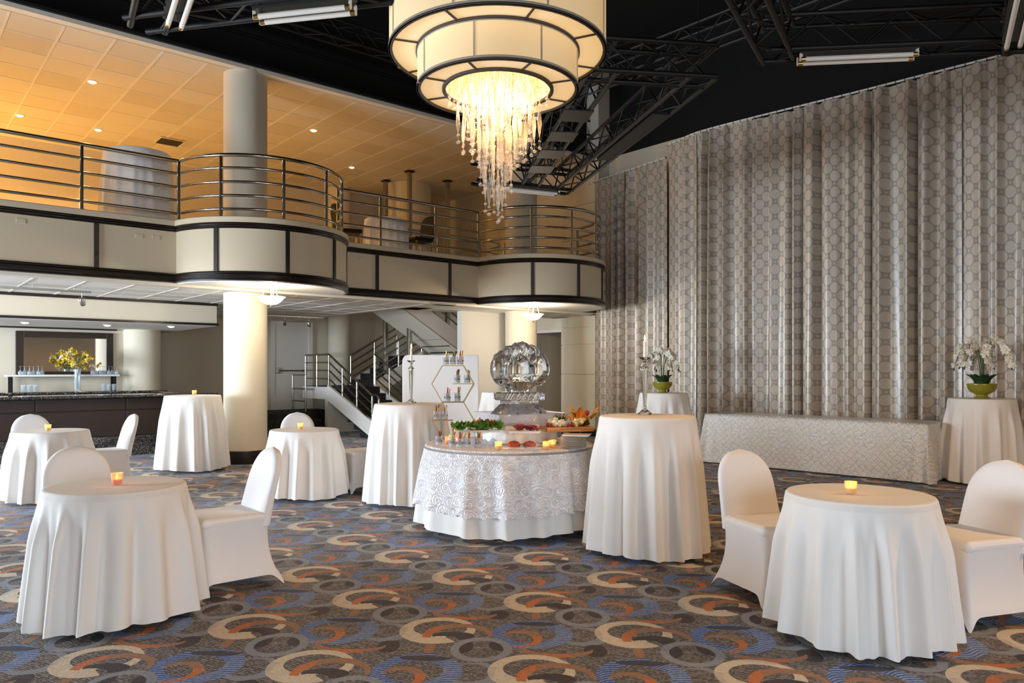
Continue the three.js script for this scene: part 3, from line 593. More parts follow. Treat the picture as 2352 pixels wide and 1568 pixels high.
{
  const o = bthing('stairwell_railing', 'low dark chrome railing round the stairwell upstairs', 'railing');
  for (const y of [0.32, 0.55, 0.8]) mesh('rail', tube([lv(7.8, YF + y, 12.75), lv(9.2, YF + y, 12.75), lv(10.4, YF + y, 12.8), lv(10.85, YF + y, 13.1), lv(10.95, YF + y, 13.6)], 0.02, 40, 8), M.steel, o);
  for (const s of [7.8, 8.9, 10.0, 10.7]) mesh('post', rod(lv(s, YF - 0.7, 12.77), lv(s, YF + 0.8, 12.77), 0.022, 10), M.chrome, o);
  const h = thing('column_hoop', 'dark metal hoops hanging round the drum column upstairs', 'rack', null, P(10.2, 15.9, YF));
  for (const y of [1.35, 1.02]) { const g = new THREE.TorusGeometry(0.62, 0.012, 8, 40); g.rotateX(PI / 2); mesh('hoop', tr(g, 0, y, 0), M.blackMetal, h); }
  for (let i = 0; i < 4; i++) mesh('hanger', rod(v(0.62 * Math.cos(i * 1.57), 1.02, 0.62 * Math.sin(i * 1.57)), v(0.62 * Math.cos(i * 1.57), 1.35, 0.62 * Math.sin(i * 1.57)), 0.008), M.blackMetal, h);
  solo('speaker_box', [rbox(0.3, 0.34, 0.3, 0, 0.17, 0, 0.02, 2)], std(0x100e0c, 0.7), 'small black box standing at the far end of the balcony', 'box', null, P(11.0, 11.6, YF), ANG);
}
// ---------------------------------------------------------------- drapes on the right wall
function curtain(label, a, b, y0, y1, n, amp, sd, cell = 0.235) {
  const dx = b.x - a.x, dz = b.z - a.z, L = Math.hypot(dx, dz), ux = dx / L, uz = dz / L, nx = uz, nz = -ux, full = 1.22;
  const th = (q, y) => n * TAU * q + 1.3 * Math.sin(q * 7 + sd) + 0.9 * Math.sin(q * 17 + sd * 2.1) + 0.25 * Math.sin(y * 3 + sd + q * 9);
  const g = grid(Math.round(n * 16), 40, (q, w) => {
    const y = y0 + (y1 + 0.035 - y0) * w, top = sm(0.86, 1, w), f = th(q, w);
    let o = amp * (1 - 0.45 * top) * (Math.cos(f) + 0.28 * Math.cos(2 * f + sd)) * (0.8 + 0.35 * Math.sin(q * 5 + sd * 3)) + 0.012 * top * Math.cos(3.1 * f + 1) + 0.006 * noise.noise(q * 30, y * 2.2, sd) * (0.4 + 1.6 * top);
    return [ux * L * q + nx * o, y, uz * L * q + nz * o, (L * q * full + 0.6 * sd) / cell, y / (cell * 1.05)];
  });
  const m = solo('curtain', g, M.drape, label, 'curtain', 'ring-patterned satin drapes', a.clone());
  return m;
}
const RODY = 5.6, RODA = 5.45;
const cA0 = W(1.82, 16.15), cA1 = W(2.95, 14.35), cB0 = W(2.92, 14.05), cC0 = W(3.27, 13.35), cDir = new V3(0.7071, 0, 0.7071);
const cAt = (L) => cC0.clone().addScaledVector(cDir, L);
curtain('leftmost narrow drape in the dim corner beside the far bay', cA0, cA0.clone().lerp(cA1, 0.44), 0.04, RODA, 3, 0.075, 1.1);
curtain('dim drape set back in the corner, second from the left', cA0.clone().lerp(cA1, 0.43), cA1, 0.04, RODA, 4, 0.075, 2.3);
curtain('short drape turning the corner where the rail steps forward', cB0, cC0.clone(), 0.04, RODY, 2, 0.06, 3.2);
const cut = [0, 1.02, 1.98, 3.0, 4.18, 5.4, 7.2];
['first drape of the long wall, behind the left orchid', 'drape of the long wall right of the left orchid', 'drape with a gap beside it near the middle of the long wall', 'broad drape behind the middle of the long lace-covered table', 'drape behind the right end of the long table', 'last drape at the right edge behind the tall orchid'].forEach((l, i) => curtain(l, cAt(cut[i] - 0.01), cAt(cut[i + 1] + 0.01), 0.04, RODY, Math.round((cut[i + 1] - cut[i]) * 3.6), 0.105, 4.1 + i * 1.37));
function curtainRail(label, pts, n, RODY) {
  const o = thing('curtain_rail', label, 'rail');
  mesh('rod', tube(pts.map((p) => p.clone().setY(RODY + 0.06)), 0.016, 60, 8), M.white, o);
  const c = new THREE.CatmullRomCurve3(pts.map((p) => p.clone().setY(RODY + 0.05)), false, 'centripetal');
  const tg = new THREE.TorusGeometry(0.022, 0.004, 5, 12);
  for (let i = 0; i <= n; i++) { const p = c.getPointAt(i / n), t = c.getTangentAt(i / n); const m = mesh('ring', tg, M.blackMetal, o); m.position.copy(p); m.rotation.y = Math.atan2(t.x, t.z); }
}
curtainRail('thin rail with rings carrying the corner drapes', [W(1.7, 16.35), cA0, cA1], 14, RODA);
curtainRail('long white rail with rings above the main drapes', [cB0, W(3.1, 13.7), cC0.clone(), cAt(3), cAt(7.2)], 62, RODY);

// ---------------------------------------------------------------- overhead trusses and fluorescent battens
function truss(label, pts, y, wdt = 0.24, hgt = 0.28) {
  const o = thing('lighting_truss', label, 'truss', 'black overhead trusses');
  for (let k = 0; k < pts.length - 1; k++) {
    const a = pts[k].clone().setY(y), b = pts[k + 1].clone().setY(y), d = b.clone().sub(a), L = d.length(); d.normalize();
    const n = new V3(-d.z, 0, d.x).multiplyScalar(wdt / 2), up = v(0, hgt, 0);
    const A = a.clone().addScaledVector(d, -wdt / 2), B = b.clone().addScaledVector(d, wdt / 2);
    for (const q of [n, n.clone().negate()]) for (const u of [v(0, 0, 0), up]) mesh('chord', rod(A.clone().add(q).add(u), B.clone().add(q).add(u), 0.024, 8), M.trussBlack, o);
    const m = Math.max(2, Math.round(L / 0.3)), lace = [];
    for (let i = 0; i < m; i++) {
      const p = a.clone().addScaledVector(d, L * i / m), r = a.clone().addScaledVector(d, L * (i + 1) / m), odd = i % 2;
      for (const q of [n, n.clone().negate()]) lace.push(rod(p.clone().add(q).add(odd ? up : v(0, 0, 0)), r.clone().add(q).add(odd ? v(0, 0, 0) : up), 0.01, 5));
      lace.push(rod(p.clone().add(odd ? n : n.clone().negate()), r.clone().add(odd ? n.clone().negate() : n), 0.01, 5), rod(p.clone().add(up).add(odd ? n : n.clone().negate()), r.clone().add(up).add(odd ? n.clone().negate() : n), 0.01, 5));
    }
    mesh('lacing', lace, M.trussBlack, o);
  }
  for (const p of pts) mesh('hanging_cable', rod(p.clone().setY(y + hgt), p.clone().setY(H0), 0.006, 5), M.trussBlack, o);
  return o;
}
const t1 = truss('rectangular black truss frame hanging right of the chandelier', [W(-0.42, 10.42), W(0.73, 10.92), W(1.68, 6.75), W(0.78, 6.62), W(0.25, 10.6)], 4.04);
for (let i = 0; i < 4; i++) { const k = 0.25 + i * 0.17, p = new V3().lerpVectors(W(0.78, 6.62, 4.02), W(0.25, 10.6, 4.02), k); const g = box(0.3, 0.012, 0.34); g.rotateY(0.13); mesh('blanking_plate', tr(g, p.x, p.y, p.z), M.trussBlack, t1); }
truss('black truss corner at the upper right above the drapes', [W(1.5, 5.0), W(2.2, 6.25), W(4.12, 6.05), W(3.3, 4.6)], 4.06);
truss('grey-black truss corner at the upper left of the picture', [W(-2.1, 4.6), W(-2.72, 5.62), W(-0.95, 5.2)], 4.04);
truss('long dim truss high along the black bulkhead', [P(-4, 10.7), P(2, 10.75), P(10.5, 10.7)], 6.6);
truss('dim truss high above the drapes', [W(1.2, 10.5), W(5.0, 6.3)], 5.4);
function batten(label, a, b, y, tubes = 2, turnUp = true) {
  const o = thing('fluorescent_batten', label, 'light', 'unlit fluorescent battens');
  const A = a.clone().setY(y), B = b.clone().setY(y), d = B.clone().sub(A).normalize(), n = new V3(-d.z, 0, d.x);
  mesh('housing', bar(A.clone().setY(y + 0.07), B.clone().setY(y + 0.07), 0.16, 0.06), tubes ? M.greyMetal : M.trussBlack, o);
  for (let i = 0; i < tubes; i++) {
    const off = tubes > 1 ? (i - 0.5) * 0.09 : 0, p = A.clone().addScaledVector(n, off), q = B.clone().addScaledVector(n, off);
    const tb = mesh('lamp_tube', rod(p.clone().addScaledVector(d, 0.03), q.clone().addScaledVector(d, -0.03), 0.019, 12), M.tubeWhite, o);
    for (const [e, k] of [[p, 1], [q, -1]]) { mesh('tube_cap', rod(e.clone(), e.clone().addScaledVector(d, 0.035 * k), 0.0195, 12), M.brass, tb); mesh('socket', bar(e.clone().setY(y + 0.05), e.clone().setY(y - 0.015), 0.02, 0.02), M.white, o); }
  }
}
batten('double fluorescent batten under the truss end behind the chandelier crystals', W(-0.2, 10.45), W(0.66, 10.82), 3.97);
batten('long single fluorescent batten above the drapes', W(2.38, 6.2), W(3.28, 6.1), 3.99, 2);
batten('fluorescent pair pointing towards the viewer at the right edge', W(3.98, 5.95), W(3.5, 5.1), 4.0);
batten('fluorescent pair pointing towards the viewer at the upper left', W(-2.5, 5.55), W(-2.05, 4.8), 3.98);
batten('fluorescent batten left of the chandelier drum', W(-1.84, 5.42), W(-1.12, 5.27), 3.97);
batten('empty dark batten housing along the right side of the rectangular truss', W(1.12, 9.2), W(1.5, 7.55), 3.97, 0);

// ---------------------------------------------------------------- chandelier
M.shade = std(0xead6ae, 0.9, 0, { emissive: new THREE.Color(1.0, 0.60, 0.22), emissiveIntensity: 0.36 });
M.diffuser = std(0xf2e6cf, 0.8, 0, { emissive: new THREE.Color(1.0, 0.64, 0.26), emissiveIntensity: 0.56 });
M.inner = std(0xfff2d8, 0.8, 0, { emissive: new THREE.Color(1.0, 0.76, 0.42), emissiveIntensity: 0.8 });
M.seam = std(0xb3a795, 0.8);
M.shadeTrim = std(0x4a4238, 0.7);
M.crystal = phys(0xfffaf2, 0.05, { transmission: 0.82, ior: 1.5, thickness: 0, clearcoat: 1, clearcoatRoughness: 0.03 });
const arcWall = (R, y0, y1, a0, a1) => grid(16, 1, (u, w) => { const a = a0 + (a1 - a0) * u; return [R * Math.cos(a), y0 + (y1 - y0) * w, R * Math.sin(a)]; });
const arcRing = (R0, R1, y, a0, a1) => grid(16, 1, (u, w) => { const a = a0 + (a1 - a0) * u, R = R0 + (R1 - R0) * w; return [R * Math.cos(a), y, R * Math.sin(a)]; });
const hoopG = (R, y, w, h) => tr(lathe([[R - w / 2, -h / 2], [R + w / 2, -h / 2], [R + w / 2, h / 2], [R - w / 2, h / 2], [R - w / 2, -h / 2]], 64), 0, y, 0);
// one strand: twisted glass drops hanging one under another, a bead at the end
function dropGeo(L, w) {
  return grid(10, 12, (u, k) => { const a = u * TAU, r = w * Math.pow(Math.sin(PI * Math.min(1, 0.04 + 0.95 * k)), 0.8), tw = k * 2.6, x = r * Math.cos(a), z = 0.45 * r * Math.sin(a); return [x * Math.cos(tw) - z * Math.sin(tw), -L * k, x * Math.sin(tw) + z * Math.cos(tw)]; }, true);
}
const strandKinds = [];
for (let k = 0; k < 6; k++) {
  const n = 1 + (k % 3), g = []; let y = 0;
  for (let i = 0; i < n; i++) { const L = 0.2 + 0.05 * (k % 2); g.push(tr(dropGeo(L, 0.017), 0, y, 0)); y -= L; g.push(ball(0.012, 0, y - 0.006, 0, 1, 0.8, 1, 8, 6)); y -= 0.02; }
  g.push(rod(v(0, y, 0), v(0, y - 0.03, 0), 0.0015, 4), ball(0.016, 0, y - 0.04, 0, 1, 0.75, 1, 10, 8));
  strandKinds.push([merge(g), -y + 0.05]);
}
function chandelier(label, pos, I, full = true) {
  const o = thing('chandelier', label, 'chandelier', 'two-tier drum chandeliers', pos);
  const drum = (R, Ri, y0, y1, off, n) => {
    for (let i = 0; i < n; i++) {
      const a0 = off + i * TAU / n, a1 = a0 + TAU / n;
      mesh('shade_panel', arcWall(R, y0, y1, a0, a1), M.shade, o);
      mesh('diffuser_panel', arcRing(Ri, R - 0.004, y0 + 0.008, a0 + 0.1, a1 + 0.1), M.diffuser, o);
      const s = box(0.012, y1 - y0, 0.006); s.rotateY(-a0 + PI / 2); mesh('seam', tr(s, (R + 0.002) * Math.cos(a0), (y0 + y1) / 2, (R + 0.002) * Math.sin(a0)), M.seam, o);
      const b = a0 + 0.1; mesh('spoke', bar(v(Ri * Math.cos(b), y0, Ri * Math.sin(b)), v(R * Math.cos(b), y0, R * Math.sin(b)), 0.014, 0.01), M.shadeTrim, o);
    }
    mesh('hoop', hoopG(R, y0, 0.012, 0.03), M.seam, o); mesh('hoop', hoopG(R - 0.008, y0 - 0.008, 0.03, 0.014), M.shadeTrim, o); mesh('hoop', hoopG(Ri, y0 - 0.004, 0.026, 0.02), M.shadeTrim, o); mesh('hoop', hoopG(R, y1, 0.012, 0.02), M.seam, o);
  };
  drum(0.807, 0.60, 0.27, 0.85, 0.35, 8);
  drum(0.600, 0.405, 0, 0.26, 0.25, 8);
  mesh('inner_drum', tr(new THREE.CylinderGeometry(0.41, 0.41, 0.42, 40, 1, true), 0, 0.215, 0), M.inner, o);
  mesh('inner_plate', arcRing(0, 0.41, 0.42, 0, TAU), M.inner, o);
  mesh('stem', rod(v(0, 0.42, 0), v(0, H0 - pos.y, 0), 0.02), M.blackMetal, o);
  const tiers = full ? [[0.37, 30, 0.22, [0, 3]], [0.31, 26, 0.17, [1, 0, 3]], [0.25, 20, 0.12, [1, 4]], [0.19, 16, 0.03, [1, 4]], [0.14, 13, -0.02, [1, 4, 2]], [0.09, 9, -0.06, [2, 5]], [0.045, 5, -0.1, [2, 5]], [0, 1, -0.14, [5]]] : [[0.33, 12, 0.2, [0, 3]], [0.1, 6, 0, [2]]];
  for (const [r, n, y, ks] of tiers) for (let i = 0; i < n; i++) {
    const a = (i + rr(-0.25, 0.25)) / n * TAU, k = strandKinds[ks[i % ks.length]];
    const m = mesh('crystal_strand', k[0], M.crystal, o); m.position.set(r * Math.cos(a), y + rr(-0.05, 0.05), r * Math.sin(a)); m.rotation.set(rr(-0.03, 0.03), rnd() * 6, rr(-0.03, 0.03));
    if (y > 0) mesh('wire', rod(v(m.position.x, m.position.y, m.position.z), v(m.position.x, 0.42, m.position.z), 0.0012, 3), M.steel, o);
    else mesh('wire', rod(v(m.position.x, m.position.y, m.position.z), v(m.position.x, 0.42, m.position.z), 0.0012, 3), M.steel, o);
  }
  for (let i = 0; i < 3; i++) { const a = i * TAU / 3 + 0.6; mesh('bulb', ball(0.035, 0.22 * Math.cos(a), 0.3, 0.22 * Math.sin(a), 1, 1.3, 1), glow(WARM, 2.5), o); }
  const l = new THREE.SpotLight(WARM, I, 0, 1.5, 0.25); l.position.set(0, -0.01, 0); l.target.position.set(0, -2, 0); l.shadow.radius = 6; l.castShadow = true; o.add(l, l.target);
  return o;
}
const CH = 14;
chandelier('large cream drum chandelier with hanging glass drops', W(-0.106, 5.63, 3.54), CH);
chandelier('drum chandelier beyond the right edge of the picture', W(5.0, 3.7, 3.54), CH * 2.0, false);
chandelier('drum chandelier behind the viewer', W(-1.5, -0.6, 3.54), CH * 0.5, false);

// ================================================================ TABLES AND CHAIRS ON THE CARPET
function pedestal(name, label, cat, grp, pos, r, h) {
  const o = thing(name, label, cat, grp, pos);
  mesh('tabletop', tr(new THREE.CylinderGeometry(r - 0.008, r - 0.008, 0.025, 40), 0, h - 0.02, 0), M.darkWood, o);
  mesh('pole', rod(v(0, 0.04, 0), v(0, h - 0.03, 0), 0.035, 14), M.blackMetal, o);
  for (let i = 0; i < 4; i++) { const a = i * PI / 2 + 0.4; mesh('foot', bar(v(0, 0.035, 0), v(0.3 * Math.cos(a), 0.015, 0.3 * Math.sin(a)), 0.05, 0.025), M.blackMetal, o); }
  return o;
}
const LOW = 0.76, HIGH = 1.07, TR_ = 0.378;
function clothed(tall, where, x, d, sd, n = 15) {
  const h = tall ? HIGH : LOW, kind = tall ? 'tall cocktail table' : 'low round table';
  pedestal(tall ? 'cocktail_table' : 'low_table', `pedestal of the ${kind} ${where}`, 'table', tall ? 'cocktail tables' : 'low round tables', W(x, d), TR_, h);
  solo('tablecloth', drapeGeo(TR_, h + 0.004, 0.035, tall ? 0.085 : 0.07, n, tall ? 0.045 : 0.05, sd), M.linen, `white floor-length cloth on the ${kind} ${where}`, 'tablecloth', 'white floor-length tablecloths', W(x, d), sd);
}
clothed(false, 'in the right foreground', 1.902, 4.108, 1.3, 16);
clothed(false, 'in the left foreground', -2.338, 4.426, 2.9, 15);
clothed(false, 'by the bar at the far left', -5.14, 8.35, 4.7, 15);
clothed(false, 'in front of the door steps', -2.36, 8.52, 0.6, 15);
clothed(true, 'with a candlestick right of the buffet', 1.08, 5.98, 3.4, 15);
clothed(true, 'with a candlestick left of the buffet', -1.115, 8.16, 5.2, 15);
clothed(true, 'between the bar and the tall column', -4.60, 10.80, 2.1, 16);
clothed(true, 'with the right-hand orchid', 6.03, 9.62, 0.9, 14);
clothed(true, 'with the left-hand orchid', 2.43, 12.0, 3.9, 14);
clothed(true, 'standing empty behind the ice sculpture', -0.12, 12.4, 1.8, 14);

// chairs under stretch covers: seat, skirt drawn down to four feet, round-topped back
const chairGeo = (() => {
  const skirt = grid(96, 18, (u, w) => {
    const a = u * TAU, c = Math.pow(Math.abs(Math.sin(2 * a)), 3), e = 0.2, ca = Math.cos(a), sa = Math.sin(a);
    const hw = 0.222 - 0.018 * Math.sin(PI * Math.min(1, w * 1.15)) + 0.022 * Math.pow(w, 3), hd = 0.222 - 0.012 * Math.sin(PI * w) + 0.02 * Math.pow(w, 3);
    const fl = 1 + 0.10 * c * Math.pow(w, 3);
    let x = Math.sign(ca) * Math.pow(Math.abs(ca), e) * hw * fl, z = Math.sign(sa) * Math.pow(Math.abs(sa), e) * hd * fl;
    if (z < 0) z -= 0.05 * w * (-z / 0.22); 
    const y = 0.455 * (1 - w) + 0.075 * Math.pow(w, 4) * (1 - c);
    return [x, y + 0.004, z];
  }, true);
  const seat = rbox(0.442, 0.07, 0.442, 0, 0.451, 0.0, 0.034, 4);
  const sp = seat.attributes.position; for (let i = 0; i < sp.count; i++) if (sp.getY(i) > 0.47) sp.setY(i, sp.getY(i) + 0.012 * (1 - Math.pow(sp.getX(i) / 0.24, 2)) * (1 - Math.pow(sp.getZ(i) / 0.24, 2)));
  seat.computeVertexNormals();
  // back: lofted pad, curved in plan
  const back = grid(40, 26, (u, w) => {
    const a = u * TAU, yy = w, H = 0.50, hw = (yy < 0.55 ? 0.212 + 0.012 * (1 - yy / 0.55) : 0.212) * (yy > 0.52 ? Math.sqrt(Math.max(0.0004, 1 - Math.pow((yy - 0.52) / 0.48, 2.3))) : 1);
    const th = 0.034 * (yy > 0.9 ? Math.sqrt(Math.max(0.02, 1 - Math.pow((yy - 0.9) / 0.1, 2))) : 1) + 0.012 * (1 - yy);
    const ca = Math.cos(a), sa = Math.sin(a), x = Math.sign(ca) * Math.pow(Math.abs(ca), 0.45) * hw, z = Math.sign(sa) * Math.pow(Math.abs(sa), 0.7) * th;
    const y = 0.40 + H * yy; return [x, y, -0.205 + z - 0.1 * yy - 0.03 * yy * yy + 0.25 * x * x];
  }, true);
  return { skirt, seat, back };
})();
function coveredChair(label, x, d, fx, fd) {
  const o = thing('covered_chair', label, 'chair', 'chairs under white stretch covers', W(x, d), Math.atan2(fx, -fd));
  mesh('skirt', chairGeo.skirt, M.spandex, o); mesh('seat', chairGeo.seat, M.spandex, o); mesh('backrest', chairGeo.back, M.spandex, o);
}
coveredChair('white-covered chair at the right edge of the picture', 2.66, 4.40, -0.95, -0.30);
coveredChair('white-covered chair left of the right foreground table', 1.66, 4.80, 0.32, -0.95);
coveredChair('white-covered chair right of the left foreground table', -1.93, 5.04, -0.76, -0.65);
coveredChair('white-covered chair behind the left foreground table', -2.90, 5.06, 0.60, -0.80);
coveredChair('white-covered chair in front of the bar plinth, right of its table', -4.88, 8.98, -0.72, -0.69);
coveredChair('white-covered chair at the far left before the bar', -5.68, 8.92, 0.65, -0.76);
coveredChair('white-covered chair behind the table by the door steps', -2.63, 9.25, 0.33, -0.94);
coveredChair('white-covered chair half hidden left of the candlestick table', -1.80, 8.98, -0.80, -0.60);

// long table along the drapes
{
  const L = 3.15, D = 0.74, h = 0.76, c = W(2.97, 11.55).lerp(W(5.15, 9.40), 0.5).add(new V3(0.707 * 0.44, 0, -0.707 * 0.44));
  const o = thing('long_table', 'folding legs and top of the long table under the rosette cloth', 'table', null, c, -PI / 4);
  mesh('tabletop', box(L - 0.03, 0.03, D - 0.03, 0, h - 0.02, 0), M.darkWood, o);
  for (const x of [-1.3, 1.3]) for (const z of [-0.28, 0.28]) mesh('leg', rod(v(x, 0, z), v(x, h - 0.03, z), 0.016), M.greyMetal, o);
  // cloth: top and four falling sides in one sheet, pleated at the corners
  const per = 2 * (L + D), g = grid(420, 22, (u, w) => {
    let q = u * per, x, z, nx, nz, corner;
    if (q < L) { x = q - L / 2; z = D / 2; nx = 0; nz = 1; corner = Math.min(q, L - q); }
    else if (q < L + D) { z = D / 2 - (q - L); x = L / 2; nx = 1; nz = 0; corner = Math.min(q - L, L + D - q); }
    else if (q < 2 * L + D) { x = L / 2 - (q - L - D); z = -D / 2; nx = 0; nz = -1; corner = Math.min(q - L - D, 2 * L + D - q); }
    else { z = -D / 2 + (q - 2 * L - D); x = -L / 2; nx = -1; nz = 0; corner = Math.min(q - 2 * L - D, per - q); }
    if (w < 0.18) { const k = w / 0.18; return [x * k, h + 0.006 - 0.004 * sm(0.95, 1, k), z * k, x * k / 0.6, z * k / 0.6]; }
    const y = (w - 0.18) / 0.82, e = sm(0, 0.3, y), cf = Math.exp(-corner / 0.16), puff = 0.02 * y + 0.01 * noise.noise(q * 3, y * 3, 2) * e + cf * (0.09 + 0.05 * Math.cos(q * 40)) * y + 0.012 * noise.noise(q * 9, y * 7, 5) * e;
    const cx = Math.sign(x) * cf * 0.06 * y, cz = Math.sign(z) * cf * 0.06 * y;
    return [x + nx * puff + cx * Math.abs(nz), h + 0.002 + (0.02 - h) * y, z + nz * puff + cz * Math.abs(nx), q / 0.6, (D / 2 + y * h) / 0.6];
  }, true);
  solo('table_cover', g, M.taffeta, 'silvery rosette-smocked cloth over the long table along the drapes', 'tablecloth', null, c, -PI / 4);
}

// ================================================================ BUFFET
const BX = -0.03, BD = 6.95, BY = 0.765;
{
  const o = thing('buffet_table', 'round folding table under the buffet cloths', 'table', null, W(BX, BD));
  mesh('tabletop', tr(new THREE.CylinderGeometry(0.755, 0.755, 0.025, 48), 0, 0.735, 0), M.darkWood, o);
  for (let i = 0; i < 4; i++) { const a = i * PI / 2 + 0.3; mesh('leg', rod(v(0.5 * Math.cos(a), 0, 0.5 * Math.sin(a)), v(0.42 * Math.cos(a), 0.73, 0.42 * Math.sin(a)), 0.018), M.blackMetal, o); }
  solo('tablecloth', drapeGeo(0.762, 0.752, 0.065, 0.085, 17, 0.045, 2.6, 320), M.linen, 'plain white undercloth hanging below the rosette overlay of the buffet', 'tablecloth', null, W(BX, BD), 1.0);
  const g = drapeGeo(0.772, 0.762, 0.235, 0.09, 17, 0.036, 2.6, 320), uv = g.attributes.uv, p = g.attributes.position;
  for (let i = 0; i < p.count; i++) { uv.setXY(i, uv.getX(i) * 0.05 / 0.58, uv.getY(i) * 0.05 / 0.58); p.setY(i, p.getY(i) + (p.getY(i) < 0.3 ? 0.008 * Math.sin(i * 0.7) : 0)); }
  solo('lace_overlay', g, M.rosette, 'white rosette-textured overlay cloth on the buffet table', 'tablecloth', null, W(BX, BD), 1.0);
}
// draped riser, tray and ice
{
  const c = W(0.07, 7.12);
  const r = grid(120, 10, (u, w) => { const a = u * TAU, k = Math.max(Math.abs(Math.cos(a)), Math.abs(Math.sin(a))), ro = Math.pow(k, -0.85), R = 0.27 * ro; if (w < 0.3) { const q = w / 0.3; return [R * q * Math.cos(a), 0.165, R * q * Math.sin(a), u * 20, w * 4]; } const y = (w - 0.3) / 0.7, o = 1 + y * (0.06 + 0.05 * Math.cos(9 * a + 1) + 0.03 * Math.cos(17 * a)); return [R * o * Math.cos(a), 0.165 * (1 - y) + 0.003, R * o * Math.sin(a), u * 20, w * 4]; }, true);
  solo('draped_riser', r, M.linen, 'white-draped riser under the ice tray', 'riser', null, c.clone().setY(BY), 0.42);
  const t = thing('ice_tray', 'clear plastic drip tray holding the ice sculpture', 'tray', null, c.clone().setY(BY + 0.168), 0.42);
  const ring = (h, w, d, y) => { const k = []; for (const [x, z] of [[-1, -1], [1, -1], [1, 1], [-1, 1]]) k.push([x * w / 2 * h, y, z * d / 2 * h]); return k; };
  const wall = (a, b) => grid(4, 1, (u, k) => { const q = (k ? b : a), i = Math.round(u * 4) % 4; return q[i]; });
  const A = ring(1, 0.60, 0.50, 0), B = ring(1, 0.66, 0.56, 0.1), C = ring(1, 0.70, 0.60, 0.105);
  mesh('pan', [toCreasedNormals(flat(wall(A, B)), 0.5), toCreasedNormals(flat(wall(B, C)), 0.5), box(0.60, 0.004, 0.50, 0, 0.002, 0)], M.tray, t);
  // ice: signed distance field, meshed
  const N = 104, half = 0.42, mc = new MarchingCubes(N, M.ice, false, false, 200000);
  const smin = (a, b, k) => { const h = Math.max(0, Math.min(1, 0.5 + 0.5 * (b - a) / k)); return b + (a - b) * h - k * h * (1 - h); };
  const ell = (x, y, z, cx, cy, cz, rx, ry, rz) => { const k0 = Math.hypot((x - cx) / rx, (y - cy) / ry, (z - cz) / rz), k1 = Math.hypot((x - cx) / rx / rx, (y - cy) / ry / ry, (z - cz) / rz / rz) || 1e-6; return k0 * (k0 - 1) / k1; };
  const bx = (x, y, z, cy, hx, hy, hz, r) => { const a = Math.abs(x) - hx + r, b = Math.abs(y - cy) - hy + r, c = Math.abs(z) - hz + r; return Math.hypot(Math.max(a, 0), Math.max(b, 0), Math.max(c, 0)) + Math.min(0, Math.max(a, b, c)) - r; };
  for (let k = 0; k < N; k++) for (let j = 0; j < N; j++) for (let i = 0; i < N; i++) {
    const x = (i - N / 2) / (N / 2) * half, y = (j - N / 2) / (N / 2) * half + 0.37, z = (k - N / 2) / (N / 2) * half;
    const yl = y - 0.51;
    let d = ell(x, y, z, -0.175, 0.51, 0.02, 0.125, 0.165, 0.115);
    d = smin(d, ell(x, y, z, 0.175, 0.51, 0.02, 0.125, 0.165, 0.115), 0.008);
    d = smin(d, ell(x, y, z, 0.0, 0.49, 0.085, 0.115, 0.16, 0.105), 0.008);
    d = smin(d, ell(x, y, z, 0.0, 0.50, -0.085, 0.13, 0.16, 0.1), 0.008);
    for (const [cx, cy, cz, r] of [[-0.1, 0.655, 0.04, 0.085], [-0.015, 0.675, 0.06, 0.1], [0.085, 0.66, 0.05, 0.085], [0.0, 0.66, -0.07, 0.09], [0.15, 0.62, 0.02, 0.065], [-0.05, 0.6, 0.13, 0.055], [0.06, 0.6, 0.13, 0.055], [-0.16, 0.6, 0.09, 0.045], [0.15, 0.59, 0.1, 0.045]]) d = smin(d, ell(x, y, z, cx, cy, cz, r, r * 0.85, r), 0.008);
    const a = Math.atan2(z, x), rad = Math.hypot(x, z), neckR = 0.105 + 0.13 * Math.pow(Math.max(0, (y - 0.27) / 0.22), 1.4) + 0.008 * Math.cos(a * 16);
    d = smin(d, Math.max(rad - neckR, y - 0.44, 0.26 - y) * 0.8, 0.03);
    d += 0.009 * Math.sin(a * 14 + y * 34) * sm(0.56, 0.66, y) + 0.004 * Math.sin(x * 70 + y * 55) * sm(0.55, 0.66, y);
    const zig = 0.006 * Math.sin(Math.abs(((x + z) * 34) % 2 - 1) * 6 + y * 120);
    d = Math.min(d, bx(x, y, z, 0.25, 0.205, 0.034, 0.15, 0.02) + zig, bx(x, y, z, 0.19, 0.15, 0.034, 0.12, 0.008));
    const py = (y - 0.03) / 0.14, hx = 0.26 - 0.1 * Math.min(1, Math.max(0, py)), hz = 0.21 - 0.085 * Math.min(1, Math.max(0, py));
    d = Math.min(d, Math.max(Math.abs(x) - hx, Math.abs(z) - hz, 0.012 - y, y - 0.17) + (y < 0.168 ? 0.003 * noise.noise(x * 34, y * 34, z * 34) : 0));
    mc.field[k * N * N + j * N + i] = -d;
  }
  mc.isolation = 0; mc.update();
  const g = new THREE.BufferGeometry(), n = mc.count;
  g.setAttribute('position', new THREE.BufferAttribute(mc.positionArray.slice(0, n * 3), 3)); g.setAttribute('normal', new THREE.BufferAttribute(mc.normalArray.slice(0, n * 3), 3));
  g.scale(half, half, half); tr(g, 0, 0.37, 0);
  solo('ice_sculpture', g, M.ice, 'clear carved ice sculpture of a lobed shell on a plinth', 'sculpture', null, c.clone().setY(BY + 0.168 + 0.006), 0.42);
}
